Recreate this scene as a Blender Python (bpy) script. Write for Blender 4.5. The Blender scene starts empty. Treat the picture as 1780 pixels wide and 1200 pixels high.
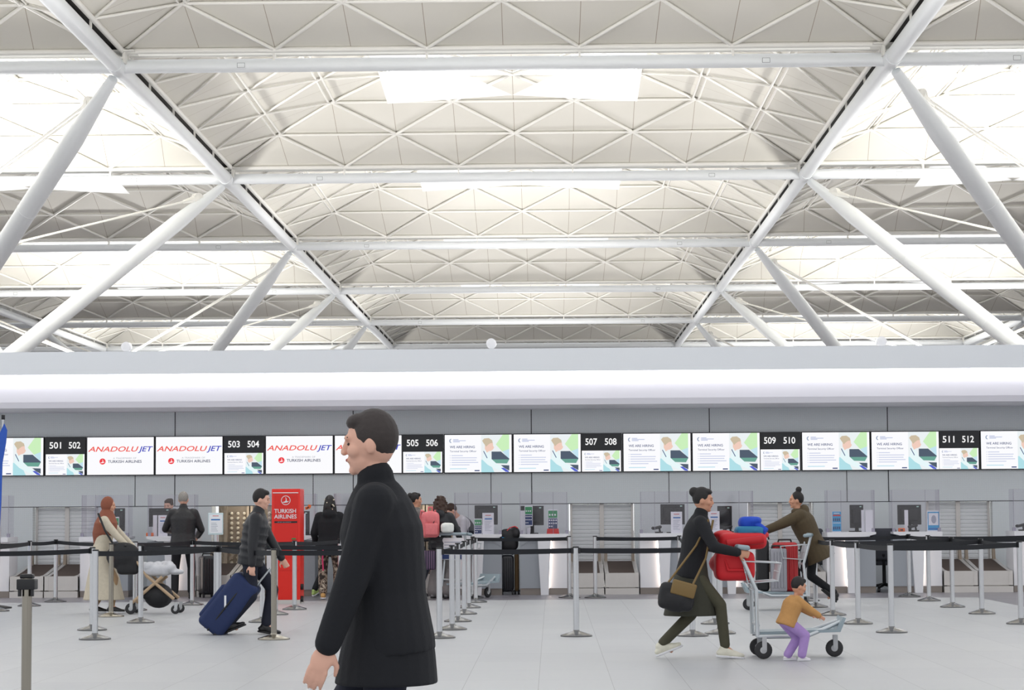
import bpy, bmesh, math, random
from mathutils import Vector, Matrix, Euler
import numpy as np
random.seed(7)
C = bpy.context.scene.collection
scene = bpy.context.scene
PI = math.pi

# ------------------------------------------------------------------ camera
FPX = 3960.0; YAW = 0.0162; PITCH = 0.0736; ROLL = 0.0064; CAMZ = 1.33
cam_d = bpy.data.cameras.new('camera'); cam = bpy.data.objects.new('camera', cam_d); C.objects.link(cam)
cam_d.sensor_width = 36.0; cam_d.lens = FPX / 1780.0 * 36.0; cam_d.clip_end = 600
cam_d.shift_x = -3.5 / 1780.0
F = Vector((-math.sin(YAW) * math.cos(PITCH), math.cos(YAW) * math.cos(PITCH), math.sin(PITCH)))
R0 = Vector((math.cos(YAW), math.sin(YAW), 0)); U0 = R0.cross(F)
R_ = math.cos(ROLL) * R0 - math.sin(ROLL) * U0
U_ = math.sin(ROLL) * R0 + math.cos(ROLL) * U0
M = Matrix((R_, U_, -F)).transposed().to_4x4(); M.translation = Vector((0, 0, CAMZ))
cam.matrix_world = M
scene.camera = cam

# ------------------------------------------------------------------ world, daylight, exposure
scene.view_settings.view_transform = 'Standard'
scene.view_settings.look = 'None'
scene.view_settings.gamma = 1.0
scene.view_settings.use_curve_mapping = False
scene.view_settings.exposure = 0.0
w = bpy.data.worlds.new('sky'); scene.world = w; w.use_nodes = True
bg = w.node_tree.nodes['Background']
bg.inputs[0].default_value = (0.97, 0.98, 1.0, 1)      # overcast daylight through the glazed fronts of the hall
bg.inputs[1].default_value = 1.0
scene.cycles.max_bounces = 8; scene.cycles.diffuse_bounces = 4; scene.cycles.transparent_max_bounces = 12
scene.cycles.use_denoising = True

def area(name, loc, rot, sx, sy, energy, col=(1, 1, 1), spread=180):
    l = bpy.data.lights.new(name, 'AREA'); l.shape = 'RECTANGLE'; l.size = sx; l.size_y = sy
    l.energy = energy; l.color = col; l.spread = math.radians(spread)
    o = bpy.data.objects.new(name, l); C.objects.link(o); o.location = loc; o.rotation_euler = rot
    return o
X0 = -1.059; NODE_Y0 = 52.43; NODE_Z = 10.454 + CAMZ; BAY = 18.0
LIGHT_TREES = [(sx, r) for r in (-1, 0, 1, 2) for sx in (-1, 1)]
UP_W = {-1: 5600, 0: 4200, 1: 3000, 2: 2400}
for sx, r in LIGHT_TREES:       # uplights on the trunk of every roof tree
    area('tree_uplight', (X0 + 18 * sx, NODE_Y0 + 9 + 36 * r, 4.6), (PI, 0, 0), 2.6, 2.6, UP_W[r], (1.0, 0.985, 0.96), 150)

area('added_canopy_fill', (X0, 38.0, 4.1), (PI, 0, 0), 30, 0.8, 2900, (1.0, 0.985, 0.965), 170)   # added fill light, unseen above the desk canopy, brightens the nearest domes
for yy, ww in ((61.5, 600), (80.0, 1500), (98.0, 500), (115.0, 1700)):  # added fill lights, unseen behind the desk wall, brighten the middle domes
    area('added_hall_fill', (X0, yy, 3.6), (PI, 0, 0), 4, 4, ww, (1.0, 0.985, 0.965), 160)

# ------------------------------------------------------------------ helpers
def ray(px, py):
    return (F + R_ * ((px - 893.5) / FPX) - U_ * ((py - 600.0) / FPX))
def at(px, py, Y):
    d = ray(px, py); return Vector((0, 0, CAMZ)) + d * (Y / d.y)
def fl(px, py):
    d = ray(px, py); return Vector((0, 0, CAMZ)) + d * (-CAMZ / d.z)
def lin(c):
    return tuple((v / 12.92 if v <= 0.04045 else ((v + 0.055) / 1.055) ** 2.4) for v in c)
def rgb(r, g, b):
    return lin((r / 255, g / 255, b / 255))
MATS = {}
def mat(name, col=None, rough=0.5, metal=0.0, emit=None, es=0.0, spec=0.5, noise=0.0, nscale=20.0, bump=0.0):
    if name in MATS: return MATS[name]
    m = bpy.data.materials.new(name); m.use_nodes = True; nt = m.node_tree
    b = nt.nodes['Principled BSDF']
    if col is None: col = (0.5, 0.5, 0.5)
    b.inputs['Base Color'].default_value = (*col, 1)
    b.inputs['Roughness'].default_value = rough; b.inputs['Metallic'].default_value = metal
    b.inputs['Specular IOR Level'].default_value = spec
    if emit:
        b.inputs['Emission Color'].default_value = (*emit, 1); b.inputs['Emission Strength'].default_value = es
    if noise > 0 or bump > 0:
        tc = nt.nodes.new('ShaderNodeTexCoord'); nz = nt.nodes.new('ShaderNodeTexNoise')
        nz.inputs['Scale'].default_value = nscale; nz.inputs['Detail'].default_value = 4
        nt.links.new(tc.outputs['Object'], nz.inputs['Vector'])
        if noise > 0:
            mx = nt.nodes.new('ShaderNodeMix'); mx.data_type = 'RGBA'
            mx.inputs[6].default_value = (*[c * (1 - noise) for c in col], 1); mx.inputs[7].default_value = (*[min(1, c * (1 + noise)) for c in col], 1)
            nt.links.new(nz.outputs[0], mx.inputs[0]); nt.links.new(mx.outputs[2], b.inputs['Base Color'])
        if bump > 0:
            bp = nt.nodes.new('ShaderNodeBump'); bp.inputs['Strength'].default_value = bump; bp.inputs['Distance'].default_value = 0.01
            nt.links.new(nz.outputs[0], bp.inputs['Height']); nt.links.new(bp.outputs[0], b.inputs['Normal'])
    MATS[name] = m
    return m
def emat(name, col, s=1.0):
    if name in MATS: return MATS[name]
    m = bpy.data.materials.new(name); m.use_nodes = True; nt = m.node_tree; nt.nodes.clear()
    e = nt.nodes.new('ShaderNodeEmission'); o = nt.nodes.new('ShaderNodeOutputMaterial')
    e.inputs[0].default_value = (*col, 1); e.inputs[1].default_value = s
    nt.links.new(e.outputs[0], o.inputs[0]); MATS[name] = m
    return m

def tag(o, label=None, cat=None, group=None, kind=None):
    if label: o['label'] = label
    if cat: o['category'] = cat
    if group: o['group'] = group
    if kind: o['kind'] = kind
    return o
def empty(name, loc, rz=0, label=None, cat=None, group=None):
    o = bpy.data.objects.new(name, None); C.objects.link(o); o.location = loc; o.rotation_euler = (0, 0, rz)
    o.empty_display_size = 0.1
    return tag(o, label, cat, group)
def link(name, me, parent=None):
    o = bpy.data.objects.new(name, me); C.objects.link(o)
    if parent: o.parent = parent
    return o
def dup_tree(o, parent=None, top=True):
    c = o.copy(); C.objects.link(c)
    if parent: c.parent = parent
    for ch in o.children: dup_tree(ch, c, False)
    return c

class MB:
    def __init__(s): s.v = []; s.f = []; s.mi = []; s.sm = []; s.cur = 0
    def mat(s, i): s.cur = i; return s
    def add(s, vs, fs, smooth=False):
        n = len(s.v); s.v += [tuple(v) for v in vs]
        for f in fs: s.f.append([n + i for i in f]); s.mi.append(s.cur); s.sm.append(smooth)
        return s
    def box(s, c, d, rot=None):
        x, y, z = [k / 2 for k in d]
        vs = [Vector((a, b, e)) for a in (-x, x) for b in (-y, y) for e in (-z, z)]
        if rot is not None: vs = [rot @ v for v in vs]
        vs = [v + Vector(c) for v in vs]
        return s.add(vs, [(0, 1, 3, 2), (4, 6, 7, 5), (0, 4, 5, 1), (2, 3, 7, 6), (0, 2, 6, 4), (1, 5, 7, 3)])
    def b2(s, a, b):
        return s.box([(a[i] + b[i]) / 2 for i in range(3)], [abs(b[i] - a[i]) for i in range(3)])
    def rbox(s, c, d, r, rot=None, seg=3):
        # box with rounded vertical+horizontal edges (via bmesh bevel)
        bm = bmesh.new(); bmesh.ops.create_cube(bm, size=1.0)
        for v in bm.verts: v.co = Vector((v.co.x * d[0], v.co.y * d[1], v.co.z * d[2]))
        bmesh.ops.bevel(bm, geom=list(bm.edges), offset=r, segments=seg, profile=0.5, affect='EDGES', clamp_overlap=True)
        bm.verts.index_update()
        vs = [(rot @ v.co if rot is not None else v.co) + Vector(c) for v in bm.verts]
        fs = [[v.index for v in f.verts] for f in bm.faces]; bm.free()
        return s.add(vs, fs, True)
    def tube(s, p0, p1, r0, r1=None, n=10, caps=True):
        p0 = Vector(p0); p1 = Vector(p1); r1 = r0 if r1 is None else r1
        d = (p1 - p0).normalized(); a = Vector((0, 0, 1)) if abs(d.z) < 0.9 else Vector((1, 0, 0))
        u = d.cross(a).normalized(); v = d.cross(u)
        ring = [(u * math.cos(2 * PI * i / n) + v * math.sin(2 * PI * i / n)) for i in range(n)]
        A = [p0 + q * r0 for q in ring]; B = [p1 + q * r1 for q in ring]
        s.add(A + B, [(i, n + i, n + (i + 1) % n, (i + 1) % n) for i in range(n)], True)
        if caps:
            if r0 > 1e-4: s.add(A, [list(range(n))])
            if r1 > 1e-4: s.add(B, [list(range(n))[::-1]])
        return s
    def path(s, pts, r, n=8):
        for a, b in zip(pts[:-1], pts[1:]): s.tube(a, b, r, r, n)
        for p in pts[1:-1]: s.ell(p, (r, r, r), n, 6)
        return s
    def lathe(s, prof, c=(0, 0, 0), n=24, rot=None):
        c = Vector(c); vs = []
        for r, z in prof:
            for i in range(n):
                q = Vector((r * math.cos(2 * PI * i / n), r * math.sin(2 * PI * i / n), z))
                vs.append((rot @ q if rot is not None else q) + c)
        fs = []
        for k in range(len(prof) - 1):
            for i in range(n): fs.append((k * n + i, k * n + (i + 1) % n, (k + 1) * n + (i + 1) % n, (k + 1) * n + i))
        fs.append(list(range(n))[::-1]); fs.append([(len(prof) - 1) * n + i for i in range(n)])
        return s.add(vs, fs, True)
    def prism(s, poly, ax, a, b):
        # poly in the two other axes (x,z) for ax='y', (y,z) for ax='x', (x,y) for ax='z'
        def P(p, t):
            return {'y': (p[0], t, p[1]), 'x': (t, p[0], p[1]), 'z': (p[0], p[1], t)}[ax]
        n = len(poly); vs = [P(p, a) for p in poly] + [P(p, b) for p in poly]
        fs = [list(range(n))[::-1], [n + i for i in range(n)]] + [(i, (i + 1) % n, n + (i + 1) % n, n + i) for i in range(n)]
        return s.add(vs, fs)
    def quad(s, *ps): return s.add(ps, [list(range(len(ps)))])
    def ell(s, c, r, n=14, m=9, rot=None):
        c = Vector(c); vs = [Vector((0, 0, r[2]))]
        for j in range(1, m):
            t = PI * j / m
            for i in range(n): vs.append(Vector((r[0] * math.sin(t) * math.cos(2 * PI * i / n), r[1] * math.sin(t) * math.sin(2 * PI * i / n), r[2] * math.cos(t))))
        vs.append(Vector((0, 0, -r[2])))
        if rot is not None: vs = [rot @ v for v in vs]
        vs = [v + c for v in vs]; fs = [(0, 1 + i, 1 + (i + 1) % n) for i in range(n)]
        for j in range(m - 2):
            for i in range(n): fs.append((1 + j * n + i, 1 + (j + 1) * n + i, 1 + (j + 1) * n + (i + 1) % n, 1 + j * n + (i + 1) % n))
        L = len(vs) - 1; k = 1 + (m - 2) * n
        fs += [(L, k + (i + 1) % n, k + i) for i in range(n)]
        return s.add(vs, fs, True)
    def cap(s, p0, p1, r0, r1=None, n=12):
        r1 = r0 if r1 is None else r1
        s.tube(p0, p1, r0, r1, n); s.ell(p0, (r0,) * 3, n, 8); s.ell(p1, (r1,) * 3, n, 8); return s
    def loft(s, secs, n=18):
        # secs: (center, rx, ry [, u, v]); closed loft
        vs = []
        for q in secs:
            c = Vector(q[0]); u = Vector(q[3]) if len(q) > 3 else Vector((1, 0, 0)); v = Vector(q[4]) if len(q) > 3 else Vector((0, 1, 0))
            for i in range(n): vs.append(c + u * (q[1] * math.cos(2 * PI * i / n)) + v * (q[2] * math.sin(2 * PI * i / n)))
        fs = []
        for k in range(len(secs) - 1):
            for i in range(n): fs.append((k * n + i, k * n + (i + 1) % n, (k + 1) * n + (i + 1) % n, (k + 1) * n + i))
        fs.append(list(range(n))[::-1]); fs.append([(len(secs) - 1) * n + i for i in range(n)])
        return s.add(vs, fs, True)
    def text(s, body, size, origin, ux=(1, 0, 0), uy=(0, 0, 1), align='LEFT', bold=0.0, shear=0.0, depth=0.0, width=None):
        vs, fs, wd = text_geo(body, bold, shear)
        k = size if width is None else width / max(wd, 1e-6)
        sy = size
        ox = {'LEFT': 0, 'CENTER': -wd * k / 2, 'RIGHT': -wd * k}[align]
        ux = Vector(ux); uy = Vector(uy); o = Vector(origin)
        return s.add([o + ux * (v[0] * k + ox) + uy * (v[1] * sy) for v in vs], fs)
    def mesh(s, name, mats):
        me = bpy.data.meshes.new(name)
        me.from_pydata(s.v, [], s.f); me.update()
        for m in (mats if isinstance(mats, (list, tuple)) else [mats]): me.materials.append(m)
        me.polygons.foreach_set('material_index', s.mi); me.polygons.foreach_set('use_smooth', s.sm)
        bm = bmesh.new(); bm.from_mesh(me); bmesh.ops.recalc_face_normals(bm, faces=bm.faces); bm.to_mesh(me); bm.free()
        return me
    def build(s, name, mats, parent=None):
        return link(name, s.mesh(name, mats), parent)

_TX = {}
def text_geo(body, bold=0.0, shear=0.0):
    key = (body, bold, shear)
    if key in _TX: return _TX[key]
    cu = bpy.data.curves.new('t', 'FONT'); cu.body = body; cu.size = 1.0; cu.offset = bold; cu.shear = shear; cu.resolution_u = 3
    o = bpy.data.objects.new('t', cu); C.objects.link(o)
    dg = bpy.context.evaluated_depsgraph_get()
    me = bpy.data.meshes.new_from_object(o.evaluated_get(dg))
    vs = [tuple(v.co) for v in me.vertices]; fs = [list(p.vertices) for p in me.polygons]
    bpy.data.objects.remove(o); bpy.data.curves.remove(cu); bpy.data.meshes.remove(me)
    x0 = min(v[0] for v in vs); x1 = max(v[0] for v in vs)
    vs = [(v[0] - x0, v[1]) for v in vs]
    _TX[key] = (vs, fs, x1 - x0)
    return _TX[key]

def blob(mb, name, mats, parent, voxel=0.009, smooth=4, fac=0.5):
    """closed overlapping shapes of one body or garment fused into one continuous surface"""
    me = mb.mesh(name, mats); o = bpy.data.objects.new(name, me); C.objects.link(o)
    r = o.modifiers.new('r', 'REMESH'); r.mode = 'VOXEL'; r.voxel_size = voxel; r.use_smooth_shade = True
    if smooth:
        q = o.modifiers.new('s', 'SMOOTH'); q.iterations = smooth; q.factor = fac
    dg = bpy.context.evaluated_depsgraph_get()
    m2 = bpy.data.meshes.new_from_object(o.evaluated_get(dg))
    o.modifiers.clear(); o.data = m2; bpy.data.meshes.remove(me); m2.name = name
    if len(m2.materials) == 0: m2.materials.append(mats)
    o.parent = parent
    return o
# ------------------------------------------------------------------ materials
M_steel = mat('brushed_steel', rgb(205, 207, 210), 0.32, 1.0, noise=0.05, nscale=60)
M_base = mat('stanchion_base_steel', rgb(118, 118, 118), 0.2, 1.0)
M_brass = mat('nickel_steel', rgb(158, 153, 142), 0.2, 1.0)
M_black = mat('black_webbing', rgb(20, 23, 30), 0.75, noise=0.2, nscale=200)
M_blackp = mat('black_plastic', rgb(24, 25, 28), 0.45)
M_roofw = mat('white_roof_steel', rgb(228, 231, 233), 0.4, noise=0.03, nscale=1.5)
M_rib = mat('white_rib_paint', rgb(232, 230, 224), 0.45)
M_dark = mat('shadow_gap_black', rgb(45, 42, 40), 0.8)
M_white = mat('white_laminate', rgb(232, 232, 236), 0.35)
M_grey = mat('grey_laminate', rgb(160, 165, 172), 0.4)
M_plinth = mat('steel_plinth', rgb(140, 132, 126), 0.35, 0.6)
M_led = emat('led_strip', (1.0, 0.84, 0.72), 5.0)
M_cove = emat('cove_light', (1.0, 0.99, 0.98), 30.0)

def m_panels():
    """roof panels: off-white boards with dark joints every 1.8 m along the slope (UV in metres)"""
    m = bpy.data.materials.new('roof_panel'); m.use_nodes = True; nt = m.node_tree; b = nt.nodes['Principled BSDF']
    uv = nt.nodes.new('ShaderNodeUVMap'); sep = nt.nodes.new('ShaderNodeSeparateXYZ'); nt.links.new(uv.outputs[0], sep.inputs[0])
    md = nt.nodes.new('ShaderNodeMath'); md.operation = 'PINGPONG'; md.inputs[1].default_value = 0.9
    nt.links.new(sep.outputs[0], md.inputs[0])
    gt = nt.nodes.new('ShaderNodeMath'); gt.operation = 'LESS_THAN'; gt.inputs[1].default_value = 0.008; nt.links.new(md.outputs[0], gt.inputs[0])
    nz = nt.nodes.new('ShaderNodeTexNoise'); nz.inputs['Scale'].default_value = 0.35; nz.inputs['Detail'].default_value = 5
    tc = nt.nodes.new('ShaderNodeTexCoord'); nt.links.new(tc.outputs['Object'], nz.inputs['Vector'])
    a = nt.nodes.new('ShaderNodeMix'); a.data_type = 'RGBA'
    a.inputs[6].default_value = (*rgb(206, 203, 193), 1); a.inputs[7].default_value = (*rgb(222, 219, 211), 1)
    nt.links.new(nz.outputs[0], a.inputs[0])
    c = nt.nodes.new('ShaderNodeMix'); c.data_type = 'RGBA'; c.inputs[7].default_value = (*rgb(158, 146, 130), 1)
    nt.links.new(gt.outputs[0], c.inputs[0]); nt.links.new(a.outputs[2], c.inputs[6]); nt.links.new(c.outputs[2], b.inputs['Base Color'])
    b.inputs['Roughness'].default_value = 0.75
    return m
M_panel = m_panels()
M_sky = emat('skylight_glass', (0.97, 0.99, 1.0), 5.0)
def m_reflector():
    m = bpy.data.materials.new('perforated_reflector'); m.use_nodes = True; nt = m.node_tree; nt.nodes.clear()
    d = nt.nodes.new('ShaderNodeBsdfDiffuse'); t = nt.nodes.new('ShaderNodeBsdfTranslucent'); x = nt.nodes.new('ShaderNodeMixShader'); o = nt.nodes.new('ShaderNodeOutputMaterial')
    d.inputs[0].default_value = (0.9, 0.9, 0.9, 1); t.inputs[0].default_value = (0.95, 0.95, 0.95, 1); x.inputs[0].default_value = 0.55
    nt.links.new(d.outputs[0], x.inputs[1]); nt.links.new(t.outputs[0], x.inputs[2]); nt.links.new(x.outputs[0], o.inputs[0])
    return m
M_refl = m_reflector()

# ------------------------------------------------------------------ roof
ROWZ = [0.38, 1.14, 1.80, 2.25, 2.50, 2.60]     # height of each lattice row over the beams
def rowpt(side, r, x):
    y = 9 - 1.8 * r; z = ROWZ[r]
    return {0: (x, y, z), 1: (y, -x, z), 2: (-x, -y, z), 3: (-y, x, z)}[side]
def dome_meshes():
    pan = MB(); rib = MB(); uvs = []
    inset = 0.22
    for sd in range(4):
        for r in range(5):
            n = 5 - r; a = [-9 + 1.8 * r + 3.6 * i for i in range(n + 1)]
            b = [-9 + 1.8 * (r + 1) + 3.6 * i for i in range(n)]
            def q(rr, x):
                p = rowpt(sd, rr, x)
                if rr == 0:
                    p = (p[0] * (9 - 0.16) / 9, p[1] * (9 - inset) / 9, p[2])
                return p
            for i in range(n):
                sky = r == 3 and True
                pan.mat(1 if sky else 0).add([q(r, a[i]), q(r, a[i + 1]), q(r + 1, b[i])], [(0, 1, 2)]); uvs += [(a[i], r), (a[i + 1], r), (b[i], r + 1)]
                if i < n - 1:
                    pan.mat(0).add([q(r, a[i + 1]), q(r + 1, b[i + 1]), q(r + 1, b[i])], [(0, 1, 2)]); uvs += [(a[i + 1], r), (b[i + 1], r + 1), (b[i], r + 1)]
            dn = Vector((0, 0, -0.06))
            rr = 0.047 if sd in (0, 2) else 0.036
            for i in range(n):
                for (p0, p1) in ((q(r, a[i]), q(r + 1, b[i])), (q(r + 1, b[i]), q(r, a[i + 1]))):
                    rib.tube(Vector(p0) + dn, Vector(p1) + dn, rr, rr, 6, False)
                if r == 0 or r == 4 or sd in (0, 2): rib.tube(Vector(q(r, a[i])) + dn, Vector(q(r, a[i + 1])) + dn, 0.042 if r else 0.07, None, 6, False)
            if sd in (1, 3) and 0 < r < 4:   # paired rails on the side slopes
                for off in (-0.09, 0.09):
                    p0 = Vector(q(r, a[0])) + dn; p1 = Vector(q(r, a[-1])) + dn; s = 1 if sd == 1 else -1
                    rib.tube(p0 + Vector((off, 0, 0)), p1 + Vector((off, 0, 0)), 0.035, None, 5, False)
    me = pan.mesh('ceiling', [M_panel, M_sky])
    # uv (rebuild in the order of loops)
    uvl = me.uv_layers.new(name='UVMap'); k = 0
    vuv = {}
    for i, t in enumerate(uvs): vuv[i] = t
    for p in me.polygons:
        for li in p.loop_indices: uvl.data[li].uv = vuv[me.loops[li].vertex_index]
    # hangers that carry the shell on the beams
    hang = MB()
    for sd in range(4):
        for i in range(1, 5):
            p = rowpt(sd, 0, -9 + 3.6 * i); k = (9 - 0.1) / 9
            hang.box((p[0] * k, p[1] * k, 0.16), (0.05, 0.05, 0.34))
        p = rowpt(sd, 0, -9); k = (9 - 0.2) / 9
        hang.box((p[0] * k, p[1] * k, 0.2), (0.07, 0.28, 0.34)); hang.box((p[0] * k, p[1] * k, 0.3), (0.5, 0.5, 0.03))
    ref = MB()
    for sx in (-1, 1):
        for sy in (-1, 1):
            m, c, e, i = (0, 3.6 * sy, 1.58), (3.6 * sx, 3.6 * sy, 1.36), (3.6 * sx, 0, 1.58), (1.7 * sx, 1.7 * sy, 2.0)
            ref.add([m, c, e, i], [(0, 1, 3), (1, 2, 3)])
    return me, rib.mesh('rib_lattice', M_rib), ref.mesh('daylight_reflector', M_refl), hang.mesh('hanger', M_rib)
dm, rm, fm, hm = dome_meshes()
ORD = ['nearest', 'second', 'third', 'fourth', 'fifth', 'sixth', 'farthest']
COLN = {-2: 'far left', -1: 'left', 0: 'middle', 1: 'right', 2: 'far right'}
for kb in range(-1, 6):
    for cb in range(-2, 3):
        if abs(cb) == 2 and kb < 3: continue
        o = link('ceiling', dm); o.location = (X0 + 18 * cb, NODE_Y0 + 18 * kb + 9, NODE_Z)
        tag(o, 'off-white ribbed roof dome, %s column, %s row from the viewer' % (COLN[cb], ORD[kb + 1]), 'ceiling dome', 'domes of the hall roof', 'structure')
        link('rib_lattice', rm, o); link('daylight_reflector', fm, o); link('hanger', hm, o)
# cross beams
XL, XR = X0 - 45, X0 + 45
for k in range(0, 7):
    mb = MB(); y = NODE_Y0 + 18 * k
    mb.tube((XL, y, NODE_Z), (XR, y, NODE_Z), 0.16, None, 18)
    plates = []
    for j in range(-2, 3):
        for sx in (-1, 1):
            x = X0 + 18 * j + sx * 6.75
            mb.tube((x - 0.012, y, NODE_Z), (x + 0.012, y, NODE_Z), 0.163, None, 18)
            xx = X0 + 18 * j + sx * 6.1
            if 0 <= k < 5 and abs(j) < 2: plates.append((xx, y - 0.158, NODE_Z - 0.02))
    o = mb.build('roof_beam', M_roofw)
    tag(o, 'white tubular roof beam crossing the hall, %s in depth' % ['nearest', 'second', 'third', 'fourth', 'fifth', 'sixth', 'last'][k], 'roof beam', 'cross beams of the roof', 'thing')
    for c in plates:
        dk = MB(); dk.b2((-0.1, 0, -0.065), (0.1, 0.02, 0.065)); dk.mat(1).b2((-0.09, -0.002, -0.055), (0.09, 0.0, 0.055)); dk.mat(0).b2((-0.083, -0.004, -0.048), (0.083, 0.0, 0.048))
        d = dk.build('cover_plate', [M_roofw, M_dark], o); d.location = c
for j in (-2, -1, 1, 2):
    x = X0 + (9 if j > 0 else -9) + (18 if j > 1 else (-18 if j < -1 else 0))
    mb = MB(); y0 = NODE_Y0 - 18 if abs(j) == 1 else NODE_Y0 + 18
    mb.tube((x, y0, NODE_Z - 0.02), (x, NODE_Y0 + 108, NODE_Z - 0.02), 0.19, None, 18)
    yy = NODE_Y0 - 18
    o = mb.build('roof_girder', M_roofw)
    tag(o, 'white tubular girder running into the depth of the roof, %s' % {-2: 'outer left one', -1: 'inner left one', 1: 'inner right one', 2: 'outer right one'}[j], 'roof girder', 'girders along the hall', 'thing')
    gt = MB(); gt.b2((x - 0.2, y0, NODE_Z + 0.40), (x + 0.2, NODE_Y0 + 108, NODE_Z + 0.5)); gt.build('gutter', M_dark, o)
    k0 = int((y0 - NODE_Y0) / 18)
    for k in range(max(k0, 0), 6):
        st = MB(); st.tube((x, NODE_Y0 + 18 * k - 0.55, NODE_Z - 0.02), (x, NODE_Y0 + 18 * k + 0.55, NODE_Z - 0.02), 0.205, None, 18); st.build('sleeve', M_roofw, o)

# tree columns
def tree():
    root = empty('roof_tree', (0, 0, 0))
    rods = MB(); hub = (0, 0, 7.7)
    for sx in (-1, 1):
        for sy in (-1, 1):
            top = Vector((9 * sx, 9 * sy, NODE_Z - 0.1)); bot = Vector((1.75 * sx, 1.75 * sy, 4.0))
            d = (top - bot).normalized(); L = (top - bot).length
            m = MB(); a = bot + d * (L - 2.3)
            m.tube(bot, a, 0.255, 0.25, 20)
            m.tube(a, bot + d * (L - 0.25), 0.25, 0.12, 20)
            for t in (0.35, 0.62): m.tube(bot + d * (L * t), bot + d * (L * t + 0.03), 0.258, None, 20)
            m.build('strut', M_roofw, root)
            c = MB(); c.tube((1.75 * sx, 1.75 * sy, 0), (1.75 * sx, 1.75 * sy, 4.05), 0.26, None, 20); c.build('trunk', M_roofw, root)
            lug = bot + d * (L - 1.05) + Vector((-0.22 * sx, -0.22 * sy, 0.02))
            perp = Vector((sx, -sy, 0)).normalized()
            g = MB(); g.tube(lug - perp * 0.09, lug + perp * 0.09, 0.17, None, 16)
            e = Vector(hub); dd = (e - lug).normalized()
            g.tube(lug, lug + dd * 0.55, 0.12, 0.05, 10); g.build('lug', M_rib, root)
            rr = MB()
            for s in (-1, 1): rr.tube(lug + perp * 0.06 * s + dd * 0.3, e + perp * 0.06 * s, 0.028, None, 8)
            rr.build('tie_rod', M_rib, root)
            q = MB(); q.tube(bot, e, 0.035, None, 8); q.build('tie_rod', M_rib, root)
    h = MB(); h.ell(hub, (0.22, 0.22, 0.3)); h.build('hub', M_rib, root)
    b = MB(); b.box((0, 0, 4.1), (4.1, 4.1, 0.2)); b.box((0, 0, 4.3), (2.8, 2.8, 0.3)); b.build('uplight_box', M_rib, root)
    return root
tr = tree(); first = True
for r in (0, 1, 2):
    for sx in (-1, 1):
        o = tr if first else dup_tree(tr); first = False
        o.location = (X0 + 18 * sx, NODE_Y0 + 9 + 36 * r, 0)
        tag(o, 'white branching steel tree column, %s on the %s side' % (['nearest', 'second', 'farthest'][r], 'left' if sx < 0 else 'right'), 'column', 'tree columns carrying the roof', 'thing')

# ------------------------------------------------------------------ floor
def m_tiles(name, c1, c2, line, rough):
    m = bpy.data.materials.new(name); m.use_nodes = True; nt = m.node_tree; b = nt.nodes['Principled BSDF']
    tc = nt.nodes.new('ShaderNodeTexCoord'); br = nt.nodes.new('ShaderNodeTexBrick')
    mp = nt.nodes.new('ShaderNodeMapping'); mp.inputs['Location'].default_value = (0.115, 0.1, 0)
    nt.links.new(tc.outputs['Object'], mp.inputs[0]); nt.links.new(mp.outputs[0], br.inputs['Vector'])
    br.offset = 0.0; br.squash = 1.0; br.inputs['Scale'].default_value = 1.0
    br.inputs['Brick Width'].default_value = 0.575; br.inputs['Row Height'].default_value = 1.15; br.inputs['Mortar Size'].default_value = 0.0022
    br.inputs['Color1'].default_value = (*c1, 1); br.inputs['Color2'].default_value = (*c2, 1); br.inputs['Mortar'].default_value = (*line, 1)
    nz = nt.nodes.new('ShaderNodeTexNoise'); nz.inputs['Scale'].default_value = 3.0; nz.inputs['Detail'].default_value = 8
    nt.links.new(tc.outputs['Object'], nz.inputs['Vector'])
    mx = nt.nodes.new('ShaderNodeMix'); mx.data_type = 'RGBA'; mx.blend_type = 'MULTIPLY'; mx.inputs[0].default_value = 1.0
    cr = nt.nodes.new('ShaderNodeMapRange'); cr.inputs[3].default_value = 0.9; cr.inputs[4].default_value = 1.06
    nt.links.new(nz.outputs[0], cr.inputs[0]); nt.links.new(br.outputs[0], mx.inputs[6]); nt.links.new(cr.outputs[0], mx.inputs[7])
    nt.links.new(mx.outputs[2], b.inputs['Base Color'])
    b.inputs['Roughness'].default_value = rough
    rr = nt.nodes.new('ShaderNodeMapRange'); rr.inputs[3].default_value = rough - 0.06; rr.inputs[4].default_value = rough + 0.1
    nt.links.new(nz.outputs[0], rr.inputs[0]); nt.links.new(rr.outputs[0], b.inputs['Roughness'])
    return m
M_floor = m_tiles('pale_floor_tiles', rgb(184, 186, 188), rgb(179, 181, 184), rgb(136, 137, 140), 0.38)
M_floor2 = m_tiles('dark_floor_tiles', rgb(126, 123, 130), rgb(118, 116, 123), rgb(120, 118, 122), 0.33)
YD = fl(900, 1043.5).y; XD = fl(1714, 1042).x
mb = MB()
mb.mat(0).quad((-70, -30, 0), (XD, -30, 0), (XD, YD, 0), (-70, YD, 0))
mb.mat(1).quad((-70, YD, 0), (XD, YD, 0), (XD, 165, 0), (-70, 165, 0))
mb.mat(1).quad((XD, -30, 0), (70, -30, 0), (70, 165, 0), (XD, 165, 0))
tag(mb.build('floor', [M_floor, M_floor2]), 'pale grey tiled concourse floor with a darker strip at the desks', 'floor', kind='structure')

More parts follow.
